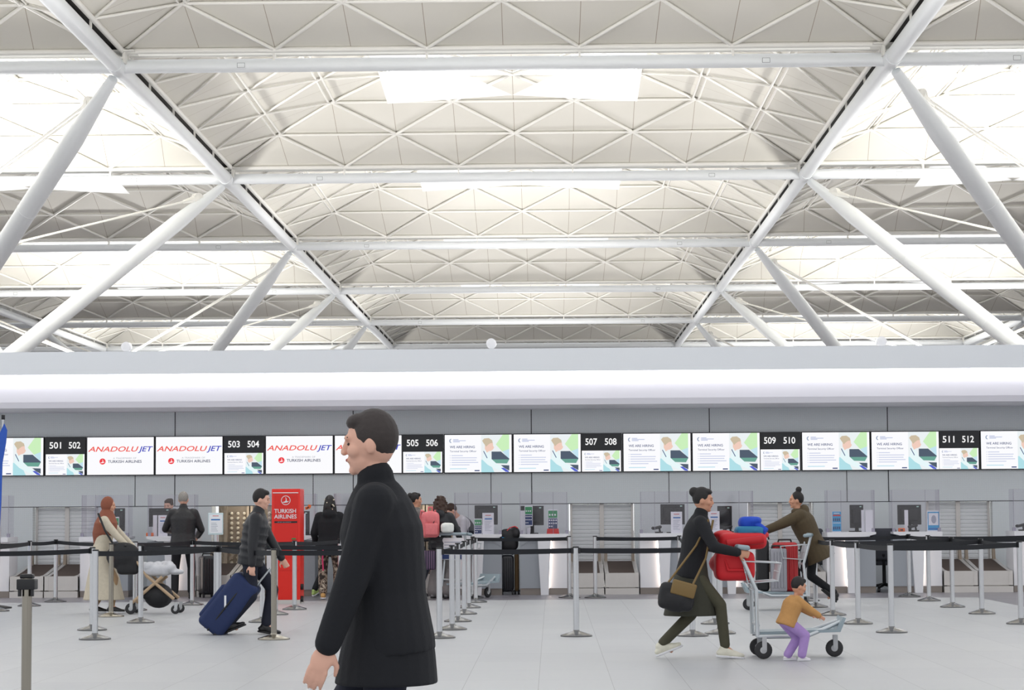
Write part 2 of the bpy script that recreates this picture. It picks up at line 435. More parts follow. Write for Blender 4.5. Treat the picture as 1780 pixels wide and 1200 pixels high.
# ------------------------------------------------------------------ back wall
YW = 38.8
def m_perf():
    m = bpy.data.materials.new('perforated_metal'); m.use_nodes = True; nt = m.node_tree; b = nt.nodes['Principled BSDF']
    tc = nt.nodes.new('ShaderNodeTexCoord'); sp = nt.nodes.new('ShaderNodeSeparateXYZ'); nt.links.new(tc.outputs['Object'], sp.inputs[0])
    sn = []
    for i, ax in enumerate(('X', 'Z')):
        a = nt.nodes.new('ShaderNodeMath'); a.operation = 'MULTIPLY'; a.inputs[1].default_value = 2 * PI / 0.028; nt.links.new(sp.outputs[ax], a.inputs[0])
        s = nt.nodes.new('ShaderNodeMath'); s.operation = 'SINE'; nt.links.new(a.outputs[0], s.inputs[0]); sn.append(s)
    k = nt.nodes.new('ShaderNodeMath'); k.operation = 'MULTIPLY'; nt.links.new(sn[0].outputs[0], k.inputs[0]); nt.links.new(sn[1].outputs[0], k.inputs[1])
    g = nt.nodes.new('ShaderNodeMath'); g.operation = 'GREATER_THAN'; g.inputs[1].default_value = 0.35; nt.links.new(k.outputs[0], g.inputs[0])
    mx = nt.nodes.new('ShaderNodeMix'); mx.data_type = 'RGBA'; mx.inputs[6].default_value = (*rgb(232, 238, 240), 1); mx.inputs[7].default_value = (*rgb(196, 201, 204), 1)
    nt.links.new(g.outputs[0], mx.inputs[0]); nt.links.new(mx.outputs[2], b.inputs['Base Color'])
    b.inputs['Roughness'].default_value = 0.42; b.inputs['Metallic'].default_value = 0.0
    return m
M_perf = m_perf()
M_seam = mat('panel_seam', rgb(70, 70, 74), 0.8)
XU = [at(115 + 310.0 * i, 770, YW).x for i in range(-1, 7)]      # number-sign centres; XU[1] is 501/502
ZO = at(900, 876.5, YW).z                                         # top of the baggage openings
ZT = 3.2
HO = 0.56
mb = MB()
mb.b2((-16, YW, ZO), (14, YW + 0.12, ZT + 0.05))
xs = [-16] + sum([[x - HO, x + HO] for x in XU[1:7]], []) + [14]
for a, b in zip(xs[0::2], xs[1::2]):
    mb.b2((a, YW, 0), (b, YW + 0.12, ZO))
    if a > -16: mb.b2((a, YW + 0.12, 0), (a + 0.02, YW + 0.5, ZO))
    if b < 14: mb.b2((b - 0.02, YW + 0.12, 0), (b, YW + 0.5, ZO))
wall = mb.build('wall_back', M_perf); tag(wall, 'grey perforated metal wall behind the check-in desks', 'wall', kind='structure')
sm = MB()
ZS0 = at(900, 822.5, YW).z; ZS1 = at(900, 754.5, YW).z
for i in range(8):
    x = at(304.5 + 309.4 * (i - 1), 712, YW).x
    sm.b2((x - 0.008, YW - 0.003, ZO), (x + 0.008, YW + 0.01, ZT))
    x2 = at(234.8 + 309.4 * (i - 1), 860, YW).x
    sm.b2((x2 - 0.006, YW - 0.003, ZO), (x2 + 0.006, YW + 0.01, ZS0))
sm.b2((-16, YW - 0.003, ZO - 0.006), (14, YW + 0.01, ZO + 0.006))
sm.build('trim_seam', M_seam, wall)

# ------------------------------------------------------------------ light canopy over the desks
cn = empty('light_canopy', (0, 36.9, 2.9), 0, 'long white canopy with a glowing light slot above the row of screens', 'canopy')
z_top = at(900, 606.0, 36.9).z; z_slot = at(900, 645.5, 36.9).z; z_bot = at(900, 704.5, 37.15).z
def C0(mb, name, m):
    o = mb.build(name, m, cn); o.matrix_parent_inverse = Matrix.Translation((0, -36.9, -2.9)); return o
M_canopy = mat('canopy_paint', rgb(240, 244, 248), 0.5)
M_canopy2 = mat('canopy_lower_paint', rgb(228, 227, 235), 0.5)
mb = MB(); mb.b2((-17, 36.9, z_slot), (15, 36.96, z_top)); mb.b2((-17, 36.96, z_top - 0.05), (15, 38.9, z_top - 0.01)); C0(mb, 'upper_fascia', M_canopy)
mb = MB(); poly = []
prof = [(37.14, z_bot), (37.12, z_bot + 0.12), (37.12, z_slot - 0.05), (37.12, z_slot + 0.2)]
mb.prism([(37.1, z_bot), (37.08, z_bot + 0.1), (37.08, z_slot + 0.2), (37.14, z_slot + 0.2), (37.14, z_bot)], 'x', -17, 15)
mb.b2((-17, 37.1, z_bot), (15, 38.8, z_bot + 0.04)); C0(mb, 'lower_panel', M_canopy2)
mb = MB(); mb.b2((-17, 36.965, z_slot + 0.03), (15, 36.985, z_slot + 0.05)); C0(mb, 'light_strip', M_cove)
# round white antennas standing on the canopy
for px, py, lab in ((220, 603.5, 'left of the hall, under the tie rod'), (854, 597.5, 'in the middle of the hall'), (1532, 594, 'towards the right of the hall')):
    p = at(px, py, 37.6); r = empty('round_antenna', (p.x, p.y, z_top), 0, 'white disc antenna standing on the canopy, ' + lab, 'antenna', 'disc antennas on the canopy')
    a = MB(); a.tube((0, -0.05, p.z - z_top), (0, 0.05, p.z - z_top), 0.085, None, 24); a.ell((0, -0.05, p.z - z_top), (0.08, 0.03, 0.08), 20, 8); a.build('disc', M_white, r)
    a = MB(); a.tube((0.0, 0.02, 0), (0.0, 0.02, p.z - z_top), 0.018); a.build('stem', M_roofw, r)

# ------------------------------------------------------------------ screens
def ad_mesh():
    """recruitment picture, unit height, 1.77 wide, origin at lower left, in the plane y=0 facing -y"""
    W_ = 1.77; mb = MB()
    cols = [(252, 252, 255), (70, 84, 130), (150, 165, 190), (204, 240, 190), (196, 228, 240), (84, 96, 112), (110, 165, 150), (196, 226, 238), (240, 205, 190), (205, 190, 165), (92, 104, 205), (236, 242, 244), (178, 224, 232), (232, 248, 250), (190, 198, 226)]
    ms = [emat('ad_%d' % i, rgb(*c), 1.0) for i, c in enumerate(cols)]
    lay = [0]
    def poly(ci, pts):
        lay[0] += 1; y = -0.0004 * lay[0]
        mb.mat(ci).add([(p[0] * W_, y, p[1]) for p in pts], [list(range(len(pts)))])
    def txt(ci, s, x, z, size, width, bold=0.0):
        lay[0] += 1; mb.mat(ci).text(s, size, (x * W_, -0.0004 * lay[0], z), width=width * W_, bold=bold)
    poly(0, [(0, 0), (1, 0), (1, 1), (0, 1)])
    poly(11, [(0.545, 0), (0.965, 0), (0.965, 1), (0.545, 1)])
    poly(3, [(0.965, 1), (0.87, 1), (0.765, 0.74), (0.965, 0.34)])
    poly(4, [(0.965, 0.62), (0.965, 0.34), (0.86, 0.55)])
    poly(5, [(0.70, 0.55), (0.84, 0.55), (0.965, 0.36), (0.965, 0.33), (0.70, 0.33)])
    poly(6, [(0.70, 0.34), (0.965, 0.34), (0.93, 0.23), (0.75, 0.24)])
    poly(5, [(0.83, 0.2), (0.965, 0.2), (0.965, 0.04), (0.9, 0.1)])
    poly(11, [(0.83, 0.235), (0.965, 0.22), (0.965, 0.18), (0.83, 0.19)])
    poly(12, [(0.545, 0), (0.545, 0.33), (0.6, 0.36), (0.66, 0.33), (0.70, 0.16), (0.74, 0)])
    poly(13, [(0.56, 0.34), (0.6, 0.62), (0.66, 0.5), (0.70, 0.35), (0.78, 0.22), (0.9, 0.1), (0.86, 0.02), (0.72, 0.12), (0.64, 0.2)])
    poly(8, [(0.6, 0.62), (0.6, 0.8), (0.68, 0.82), (0.72, 0.78), (0.725, 0.7), (0.74, 0.66), (0.72, 0.6), (0.69, 0.57), (0.66, 0.56), (0.63, 0.52)])
    poly(9, [(0.58, 0.78), (0.56, 0.84), (0.59, 0.9), (0.66, 0.91), (0.71, 0.85), (0.72, 0.78), (0.68, 0.77), (0.64, 0.72), (0.62, 0.68)])
    poly(1, [(0.575, 0.56), (0.585, 0.57), (0.64, 0.38), (0.63, 0.37)])
    poly(10, [(0.84, 0.11), (0.88, 0.12), (0.95, 0.04), (0.96, 0.0), (0.91, 0.01)])
    # logo arc and lines of writing
    arc = [(0.095 + 0.028 * math.cos(t), 0.84 + 0.055 * math.sin(t)) for t in [PI * (0.45 + 1.1 * i / 8) for i in range(9)]] + [(0.1 + 0.017 * math.cos(t), 0.84 + 0.038 * math.sin(t)) for t in [PI * (1.5 - 1.0 * i / 8) for i in range(9)]]
    poly(2, arc)
    for z, wd in ((0.865, 0.08), (0.835, 0.19), (0.805, 0.1)): poly(14, [(0.125, z), (0.125 + wd, z), (0.125 + wd, z + 0.02), (0.125, z + 0.02)])
    txt(1, 'WE ARE HIRING', 0.075, 0.645, 0.092, 0.375, 0.012)
    txt(1, 'Terminal Security Officer', 0.075, 0.54, 0.068, 0.40, 0.004)
    for k, wd in enumerate((0.17, 0.38, 0.37, 0.4, 0.27)):
        z = 0.44 - 0.062 * k
        poly(14, [(0.1, z), (0.1 + wd, z), (0.1 + wd, z + 0.018), (0.1, z + 0.018)]); poly(14, [(0.075, z), (0.085, z), (0.085, z + 0.018), (0.075, z + 0.018)])
    poly(4, [(0.075, 0.085), (0.33, 0.085), (0.33, 0.11), (0.075, 0.11)])
    poly(1, [(0.445, 0.03), (0.52, 0.03), (0.52, 0.06), (0.445, 0.06)])
    return mb.mesh('picture', ms)
def jet_mesh():
    W_ = 1.77; mb = MB()
    ms = [emat('jet_bg', rgb(252, 252, 255), 1.0), emat('jet_red', rgb(240, 96, 88), 1.0), emat('jet_blue', rgb(70, 78, 190), 1.0), emat('jet_navy', rgb(70, 76, 104), 1.0), emat('jet_grey', rgb(165, 168, 180), 1.0), emat('jet_logo', rgb(238, 70, 76), 1.0)]
    mb.mat(0).quad((0, 0, 0), (W_, 0, 0), (W_, 0, 1), (0, 0, 1))
    mb.mat(1).text('ANADOLU', 0.19, (0.02, -0.001, 0.62), width=1.35, bold=0.016, shear=0.28)
    mb.mat(2).text('JET', 0.19, (1.352, -0.001, 0.62), width=0.40, bold=0.016, shear=0.28)
    mb.mat(4).text('A TRADEMARK OF', 0.06, (0.69, -0.001, 0.42), width=0.62)
    mb.mat(3).text('TURKISH AIRLINES', 0.105, (0.55, -0.001, 0.315), width=0.90, bold=0.012)
    bird_logo(mb, 5, 0, (0.41, -0.001, 0.355), 0.082)
    return mb.mesh('picture', ms)
def bird_logo(mb, ci, cw, c, r, ring=False):
    pts = [(c[0] + r * math.cos(2 * PI * i / 32), c[1], c[2] + r * math.sin(2 * PI * i / 32)) for i in range(32)]
    if ring:
        ins = [(c[0] + 0.88 * r * math.cos(2 * PI * i / 32), c[1], c[2] + 0.88 * r * math.sin(2 * PI * i / 32)) for i in range(32)]
        mb.mat(cw).add(pts + ins, [(i, (i + 1) % 32, 32 + (i + 1) % 32, 32 + i) for i in range(32)])
    else: mb.mat(ci).add(pts, [list(range(32))])
    b = [(-0.12, 0.72), (0.12, 0.48), (0.22, 0.1), (0.2, -0.18), (0.45, -0.22), (0.78, -0.1), (0.4, -0.42), (0.05, -0.5), (-0.35, -0.52), (-0.8, -0.42), (-0.4, -0.3), (-0.1, -0.18), (0.02, 0.05), (0.0, 0.4)]
    mb.mat(cw).add([(c[0] + r * x, c[1] - 0.001, c[2] + r * z) for x, z in b], [list(range(len(b)))])
AD = ad_mesh(); JET = jet_mesh()
SH = ZS1 - ZS0; SW = 1.163
YS = YW - 0.07
def screen(xc, w_, z0, z1, me, label, group, bez=0.014):
    r = empty('display_screen', (xc, YS, z0), 0, label, 'screen', group)
    h = z1 - z0
    mb = MB(); mb.b2((-w_ / 2, 0, 0), (w_ / 2, 0.06, h)); mb.build('casing', M_blackp, r)
    p = link('picture', me, r); iw = w_ - 2 * bez; ih = h - 2 * bez
    p.location = (-iw / 2, -0.002, bez); p.scale = (iw / 1.77, 1.0, ih)
    return r
NUM = [(499, 500), (501, 502), (503, 504), (505, 506), (507, 508), (509, 510), (511, 512)]
M_num = emat('number_glow', (1, 1, 1), 0.95); M_sign = mat('sign_black', rgb(38, 40, 44), 0.35)
kinds = {0: ('H', 'H'), 1: ('J', 'J'), 2: ('J', 'J'), 3: ('H', 'H'), 4: ('H', 'H'), 5: ('H', 'H'), 6: ('H', 'H')}
for i in range(0, 7):
    x = XU[i]
    if i >= 1:
        n = '%d and %d' % NUM[i]
        r = empty('number_sign', (x, YS, ZS0), 0, 'black desk number sign reading %s' % n, 'sign', 'desk number signs in the screen row')
        zb = SH * 0.575
        mb = MB(); mb.b2((-0.345, 0, zb), (0.345, 0.06, SH)); mb.build('face', M_sign, r)
        for q, xx in ((0, -0.27), (1, 0.06)):
            mb = MB(); mb.text(str(NUM[i][q]), 0.155, (xx, -0.004, zb + 0.085), bold=0.015, width=0.2); mb.build('number', M_num, r)
        screen(x, 0.69, ZS0, ZS0 + zb, AD, 'small recruitment screen below the sign for desks %s' % n, 'small screens below the number signs')
    for k, off in ((0, 0.945), (1, 2.118)):
        if i == 0 and k == 0: continue
        if i == 6 and k == 1: continue
        nx = 'first' if k == 0 else 'second'
        if kinds[i][k] == 'J': lab = 'bright airline logo screen, %s one after the sign for desks %d and %d' % ((nx,) + NUM[i])
        else: lab = 'recruitment advert screen, %s one after the sign for desks %d and %d' % ((nx,) + NUM[i]) if i else 'recruitment advert screen at the end of the row beside the blue flag'
        screen(x + off, SW, ZS0, ZS1, JET if kinds[i][k] == 'J' else AD, lab, 'large screens above the desks')
# ------------------------------------------------------------------ shutters and baggage belts
M_shut = mat('roller_shutter', rgb(232, 234, 236), 0.45)
M_rev = mat('warm_reveal', rgb(158, 144, 128), 0.6)
M_ssteel = mat('conveyor_steel', rgb(206, 202, 198), 0.35, 0.45, noise=0.06, nscale=8)
M_ribb = mat('brown_rubber_belt', rgb(96, 84, 78), 0.6)
M_roll = mat('cream_rollers', rgb(235, 225, 205), 0.4)
YF = 37.2                                                # front plane of the desks
UD = [XU[i] for i in range(7)]
ROWN = {0: 'at the far end of the hall'}
def unit_words(i): return 'below the %d %d sign' % NUM[i]
def shutter_mesh():
    m = MB(); z = 0.52
    while z < ZO - 0.02:
        m.prism([(0, z), (-0.012, z + 0.012), (-0.012, z + 0.05), (0, z + 0.062)], 'x', -0.235, 0.235); z += 0.064
    m.b2((-0.235, 0, 0.5), (0.235, 0.02, ZO))
    return m.mesh('slats', M_shut)
SHM = shutter_mesh()
_rm = MB(); _rm.ell((0, 0, 0), (0.03, 0.04, 0.03), 10, 7); ROLL = _rm.mesh('roller', M_roll)
def belt_unit(i):
    x = UD[i]; open_ = i in (2, 3)
    for s in (-1, 1):
        if not open_:
            r = empty('roller_shutter', (x + s * 0.268, YW + 0.16, 0), 0, '%s closed grey roller shutter over the belts %s' % ('left' if s < 0 else 'right', unit_words(i)), 'shutter', 'roller shutters over the belts')
            link('slats', SHM, r)
            g = MB()
            for e in (-1, 1): g.b2((e * 0.25 - 0.018, -0.04, 0.45), (e * 0.25 + 0.018, 0.02, ZO))
            g.build('guide_rail', M_ssteel, r)
        # conveyor
        lab = '%s steel baggage belt between the desks %s' % ('left' if s < 0 else 'right', unit_words(i))
        c = empty('baggage_conveyor', (x + s * 0.283, YF - 0.02, 0), 0, lab, 'conveyor', 'baggage belts between the desks')
        hw = 0.273; L = YW - YF + 0.2
        m = MB(); m.b2((-hw, 0, 0.115), (hw, 0.06, 0.345)); m.b2((-hw + 0.06, 0.06, 0.1), (hw - 0.06, L, 0.29)); m.build('front_panel', M_ssteel, c)
        m = MB(); m.b2((-hw, -0.03, 0), (hw, L, 0.1)); m.build('plinth', M_ssteel, c)
        for e in (-1, 1):
            m = MB(); m.prism([(-0.005, 0.345), (0.3, 0.36), (L - 0.35, 0.53), (L - 0.35, 0.3), (-0.005, 0.115)], 'x', e * hw - e * 0.065, e * hw); m.build('side_rail', M_ssteel, c)
            m = MB(); m.prism([(L - 0.5, 0.5), (L - 0.46, 0.72), (L - 0.4, 0.72), (L - 0.4, 0.5)], 'x', e * hw - e * 0.07, e * hw - e * 0.02); m.build('guide_post', M_rev, c)
        m = MB(); n = 26
        a = Vector((0, 0.06, 0.325)); b = Vector((0, L - 0.35, 0.5))
        m.quad((-hw + 0.06, a.y, a.z), (hw - 0.06, a.y, a.z), (hw - 0.06, b.y, b.z), (-hw + 0.06, b.y, b.z))
        for k in range(n):
            p = a.lerp(b, (k + 0.5) / n); m.box(p + Vector((0, 0, 0.006)), (2 * hw - 0.125, 0.022, 0.014))
        m.build('ribbed_belt', M_ribb, c)
    if open_:
        r = empty('sorting_hatch', (x, YW + 0.3, 0), 0, 'open lit baggage hatch with rows of cream rollers %s' % unit_words(i), 'hatch', 'open baggage hatches')
        m = MB(); m.b2((-HO, 0.55, 0.0), (HO, 0.6, ZO)); m.build('back_panel', M_rev, r)
        m = MB()
        for xx in (-0.42, -0.02, 0.02, 0.42): m.b2((xx - 0.03, 0.4, 0.4), (xx + 0.03, 0.46, ZO))
        m.box((-0.2, 0.42, 0.75), (0.5, 0.03, 0.04), Matrix.Rotation(-0.9, 3, 'Y')); m.box((0.22, 0.42, 1.1), (0.4, 0.03, 0.04), Matrix.Rotation(-0.9, 3, 'Y')); m.build('frame', M_rev, r)
        for a in range(9):
            for b in range(11):
                o = link('roller', ROLL, r); o.location = (-0.44 + 0.11 * a, 0.52, 0.5 + 0.085 * b)
        l = bpy.data.lights.new('hatch_lamp', 'POINT'); l.energy = 3.5; l.color = (1, 0.9, 0.76); l.shadow_soft_size = 0.1
        lo = bpy.data.objects.new('hatch_lamp', l); C.objects.link(lo); lo.location = (x, YW + 0.45, ZO - 0.08)
for i in range(1, 7): belt_unit(i)

# ------------------------------------------------------------------ check-in desks
def m_glass():
    m = bpy.data.materials.new('clear_acrylic'); m.use_nodes = True; nt = m.node_tree; nt.nodes.clear()
    t = nt.nodes.new('ShaderNodeBsdfTransparent'); g = nt.nodes.new('ShaderNodeBsdfGlossy'); x = nt.nodes.new('ShaderNodeMixShader'); o = nt.nodes.new('ShaderNodeOutputMaterial')
    t.inputs[0].default_value = (0.93, 0.92, 0.94, 1); g.inputs[1].default_value = 0.05; x.inputs[0].default_value = 0.035
    nt.links.new(t.outputs[0], x.inputs[1]); nt.links.new(g.outputs[0], x.inputs[2]); nt.links.new(x.outputs[0], o.inputs[0])
    return m
M_glass = m_glass(); M_edge = mat('acrylic_edge', rgb(150, 146, 162), 0.2)
CT = 0.985
def desk_parts(s):
    """s=+1: the belt is on the desk's right edge (x=0), s=-1 mirrored"""
    out = []; W_ = 0.79
    def P(poly): return [(s * x, z) for x, z in poly]
    def bx(m, a, b): m.b2((s * a[0], a[1], a[2]), (s * b[0], b[1], b[2]))
    m = MB(); m.prism(P([(-W_, 0.105), (-0.43, 0.105), (-0.47, 0.9), (-W_, 0.9)]), 'y', 0, 0.6); m.prism(P([(-W_, 0.78), (-0.6, 0.9), (-W_, 0.9)]), 'y', -0.012, 0.0); out.append(('grey_panel', m.mesh('grey_panel', M_grey)))
    m = MB(); m.prism(P([(-0.455, 0), (-0.329, 0), (-0.289, 0.9), (-0.503, 0.9)]), 'y', -0.09, 0.3); out.append(('pilaster', m.mesh('pilaster', M_white)))
    m = MB(); m.prism(P([(-0.34, 0.105), (0, 0.105), (0, 0.9), (-0.30, 0.9)]), 'y', 0.02, 0.6); out.append(('white_panel', m.mesh('white_panel', M_white)))
    m = MB(); m.prism(P([(-0.3285, 0.105), (-0.319, 0.105), (-0.279, 0.885), (-0.2885, 0.885)]), 'y', -0.03, 0.0); out.append(('light_strip', m.mesh('light_strip', M_led)))
    m = MB(); bx(m, (-W_, 0.03, 0), (0, 0.58, 0.105)); out.append(('plinth', m.mesh('plinth', M_plinth)))
    m = MB(); m.prism(P([(-W_, 0.95), (-0.6, 0.905), (0, 0.905), (0, CT), (-W_, CT)]), 'y', -0.1, 0.62); out.append(('countertop', m.mesh('countertop', M_white)))
    m = MB()
    bx(m, (-W_, 0.04, CT), (-0.02, 0.046, CT + 0.68)); bx(m, (-W_, 0.046, CT), (-W_ + 0.006, 0.4, CT + 0.68)); bx(m, (-0.026, 0.046, CT), (-0.02, 0.4, CT + 0.68))
    out.append(('acrylic_shield', m.mesh('acrylic_shield', M_glass)))
    for x in (-W_, -0.026, -0.25): m = MB(); bx(m, (x, 0.036, CT), (x + 0.006, 0.04, CT + 0.68)); out.append(('shield_edge', m.mesh('shield_edge', M_edge)))
    for x in (-W_, -0.05): m = MB(); bx(m, (x, 0.03, CT), (x + 0.05, 0.07, CT + 0.06)); out.append(('shield_clamp', m.mesh('shield_clamp', M_edge)))
    return out
DP = {1: desk_parts(1), -1: desk_parts(-1)}
def desk(xe, s, lab):
    r = empty('check_in_desk', (xe, YF, 0), 0, lab, 'desk', 'check-in desks')
    for n, me in DP[s]: link(n, me, r)
    return r
for i in range(1, 7):
    a, b = NUM[i]
    desk(UD[i] - 0.58, 1, 'white and grey check-in desk, left of the belts below sign %d' % a)
    desk(UD[i] + 0.58, -1, 'white and grey check-in desk, right of the belts below sign %d' % b)

# ------------------------------------------------------------------ things standing on the desks
M_scr = mat('monitor_back', rgb(26, 27, 32), 0.5); M_paper = mat('white_paper', rgb(238, 240, 244), 0.6)
M_pblue = mat('print_blue', rgb(52, 118, 186), 0.6); M_pred = mat('print_red', rgb(206, 60, 62), 0.6); M_pgreen = mat('print_green', rgb(46, 150, 92), 0.6)
M_pnavy = mat('print_navy', rgb(42, 62, 108), 0.6); M_psky = mat('print_sky', rgb(60, 164, 214), 0.6); M_pgrey = mat('print_grey', rgb(170, 176, 190), 0.6)
M_orange = mat('orange_label', rgb(236, 110, 40), 0.5); M_red = mat('red_plastic', rgb(206, 32, 30), 0.4)
YM = 37.62
def monitor(x0, x1, y0, lab, rz=0.0):
    p0 = at(x0, y0, YM); p1 = at(x1, y0, YM); w_ = p1.x - p0.x; zt = p0.z; h = w_ * 0.84 if w_ > 0.3 else 0.38
    zb = zt - h
    r = empty('monitor', ((p0.x + p1.x) / 2, YM, CT), rz, lab, 'monitor', 'monitors on the desks')
    m = MB(); m.b2((-w_ / 2, 0, zb - CT), (w_ / 2, 0.03, zt - CT)); m.rbox((0, -0.012, zb - CT + h * 0.5), (w_ * 0.72, 0.05, h * 0.62), 0.012)
    m.build('screen_panel', M_scr, r)
    m = MB(); m.b2((-0.03, 0.0, 0.01), (0.03, 0.025, zb - CT + 0.08)); m.rbox((0, 0.02, 0.008), (0.2, 0.16, 0.016), 0.006); m.build('stand', M_blackp, r)
    m = MB(); m.b2((w_ / 2 - 0.075, -0.004, h + zb - CT - 0.04), (w_ / 2 - 0.04, 0, h + zb - CT - 0.022)); m.build('sticker', mat('mint_sticker', rgb(190, 226, 215), 0.6), r)
    return r
for a in [(199, 217, 884, 'black monitor behind the brown headscarf of the walking woman', 0.0),
          (259, 297, 884, 'black monitor on the desk where the grey haired man stands', 0.0),
          (523, 538, 889, 'black monitor right of the red kiosk', 0.0),
          (825, 865, 879, 'black monitor between the bending clerk and the gap with suitcases', 0.0),
          (905, 945, 880, 'black monitor on the desk left of the 507 belts', 0.0),
          (1148, 1190, 877, 'black monitor beside the walking woman in black jacket', 0.0),
          (1247, 1272, 880, 'black monitor above the red luggage on the trolley', 0.0),
          (1476, 1503, 878, 'tilted black monitor on the desk right of the 510 belts', 0.5),
          (1560, 1601, 878, 'black monitor on the desk left of the 511 belts', 0.0)]: monitor(*a)
def sheet(px0, px1, py0, py1, lab, kind, Y=37.36, name='paper_notice', cat='notice'):
    p0 = at(px0, py0, Y); p1 = at(px1, py1, Y); w_ = p1.x - p0.x; z0 = CT; h = p0.z - CT if kind != 'stand' else p0.z - CT
    r = empty(name, ((p0.x + p1.x) / 2, Y, CT), 0, lab, cat, None)
    m = MB(); lift = 0.0
    if kind == 'redbase': lift = 0.07
    m.b2((-w_ / 2, 0, lift), (w_ / 2, 0.008, h))
    m.prism([(0.008, lift), (0.008, lift + h * 0.4), (0.1, 0.0), (0.09, 0.0)], 'x', -w_ * 0.3, w_ * 0.3) if kind != 'redbase' else None
    m.build('board', M_paper, r)
    g = MB(); y = -0.002
    def bar(i, a, b, c, d): g.mat(i).b2((-w_ / 2 + a * w_, y, lift + (h - lift) * c), (-w_ / 2 + b * w_, 0.0, lift + (h - lift) * d))
    if kind == 'white':
        bar(0, 0.25, 0.75, 0.87, 0.9); bar(1, 0.2, 0.85, 0.69, 0.75)
        for k in range(7): bar(2, 0.2, 0.8 - 0.1 * (k % 3), 0.58 - 0.07 * k, 0.6 - 0.07 * k)
    elif kind in ('green', 'redbase'):
        bar(3, 0.06, 0.94, 0.58, 0.94); bar(4, 0.06, 0.94, 0.05, 0.55)
        for k in range(3):
            for q in range(4):
                if k == 2 and q > 1: continue
                g.mat(5).ell((-w_ / 2 + w_ * (0.18 + 0.21 * q), -0.002, lift + (h - lift) * (0.46 - 0.15 * k)), (w_ * 0.075, 0.002, w_ * 0.075), 8, 5)
        for q in range(3): g.mat(5).ell((-w_ / 2 + w_ * (0.2 + 0.26 * q), -0.002, lift + (h - lift) * 0.73), (w_ * 0.09, 0.002, w_ * 0.1), 8, 5)
    elif kind == 'blue':
        bar(6, 0.04, 0.96, 0.04, 0.98)
        y = -0.004
        bar(0, 0.1, 0.9, 0.76, 0.83); bar(5, 0.2, 0.8, 0.88, 0.92)
        for k in range(2):
            for q in range(4): bar(4, 0.12 + 0.2 * q, 0.24 + 0.2 * q, 0.52 - 0.4 * k, 0.66 - 0.4 * k)
        bar(5, 0.1, 0.9, 0.42, 0.45)
    elif kind == 'picture':
        bar(6, 0.06, 0.94, 0.06, 0.94); y = -0.004; bar(5, 0.12, 0.88, 0.3, 0.88); bar(1, 0.12, 0.88, 0.09, 0.17)
        g.mat(2).ell((0.03 * w_, -0.004, h * 0.58), (w_ * 0.2, 0.003, h * 0.2), 12, 6)
    g.build('print', [M_pred, M_pblue, M_pgrey, M_pgreen, M_pnavy, M_paper, M_psky], r)
    if kind == 'redbase':
        m = MB(); m.prism([(-w_ * 0.62, 0), (w_ * 0.62, 0), (w_ * 0.55, 0.085), (-w_ * 0.55, 0.085)], 'y', -0.05, 0.07); m.build('base', M_red, r)
    return r
sheet(266, 273, 896, 927, 'white paper stack edge-on beside the orange box', 'plain', 37.5)
sheet(275, 291, 896, 927, 'white letter notice left of the grey haired man', 'white', 37.4)
sheet(194, 207, 899, 922, 'green and purple notice in front of the walking woman in headscarf', 'green', 37.4)
sheet(524, 531, 893, 924, 'white paper stack just right of the red kiosk', 'plain', 37.45)
sheet(824, 838, 902, 922, 'green and navy notice beside the bending clerk', 'green', 37.4)
sheet(838.5, 858.5, 892, 922, 'white letter notice between green notice and suitcases', 'white', 37.36)
sheet(903, 913, 888, 922, 'plain white paper stack at the left end of desk 507', 'plain', 37.5)
q = sheet(912, 926, 893, 914, 'green and navy notice leaning over a white cup', 'green', 37.38); q.location.z = at(900, 915, 37.38).z
sheet(952, 970, 886, 922, 'green and navy notice in a red stand', 'redbase', 37.3)
sheet(1166, 1186, 890, 921, 'white letter notice in front of the monitor by the walking woman', 'white', 37.4)
sheet(1231, 1251, 889, 921, 'white paper sheet beside the face of the walking woman', 'white', 37.4)
sheet(1446, 1463, 889, 919, 'narrow blue notice on the desk right of the 510 belts', 'blue', 37.36)
sheet(1497, 1503, 887, 919, 'white paper stack edge-on left of a blank sheet', 'plain', 37.5)
sheet(1504, 1518, 887, 919, 'blank white sheet beside the tilted monitor', 'plain', 37.42)
sheet(1572, 1579, 887, 919, 'white folded paper in front of the monitor left of the 511 belts', 'plain', 37.45)
sheet(1611, 1634, 888, 918, 'blue and white picture notice beside the 511 belts', 'picture', 37.36)
def small_box(px0, px1, py0, py1, lab, m_, Y=37.4, name='label_box', cat='box', z=None):
    p0 = at(px0, py0, Y); p1 = at(px1, py1, Y); w_ = p1.x - p0.x; h = p0.z - p1.z
    r = empty(name, ((p0.x + p1.x) / 2, Y, CT if z is None else z), 0, lab, cat, 'orange label boxes')
    m = MB(); m.rbox((0, 0.03, h / 2), (w_, 0.07, h), 0.006); m.build('carton', m_, r)
    m = MB(); m.b2((-w_ * 0.25, -0.008, h * 0.25), (w_ * 0.2, 0.0, h * 0.7)); m.build('mark', M_blackp, r)
small_box(254, 266, 921, 927, 'small orange box at the left end of desk 503', M_orange)
small_box(1562, 1573, 914, 920, 'small orange box in front of the monitor left of the 511 belts', M_orange)
p = at(535, 882, 37.24); r = empty('luggage_tag', (p.x, 37.235, p.z - 0.04), 0, 'orange tag stuck on the clear shield right of the red kiosk', 'tag')
m = MB(); m.box((0, 0, 0.03), (0.085, 0.006, 0.045), Matrix.Rotation(-0.35, 3, 'Y')); m.box((0.03, -0.002, 0.06), (0.05, 0.006, 0.04), Matrix.Rotation(0.3, 3, 'Y')); m.build('card', M_orange, r)
m = MB(); m.box((0.0, -0.006, 0.03), (0.045, 0.004, 0.016), Matrix.Rotation(-0.5, 3, 'Y')); m.build('mark', M_blackp, r)
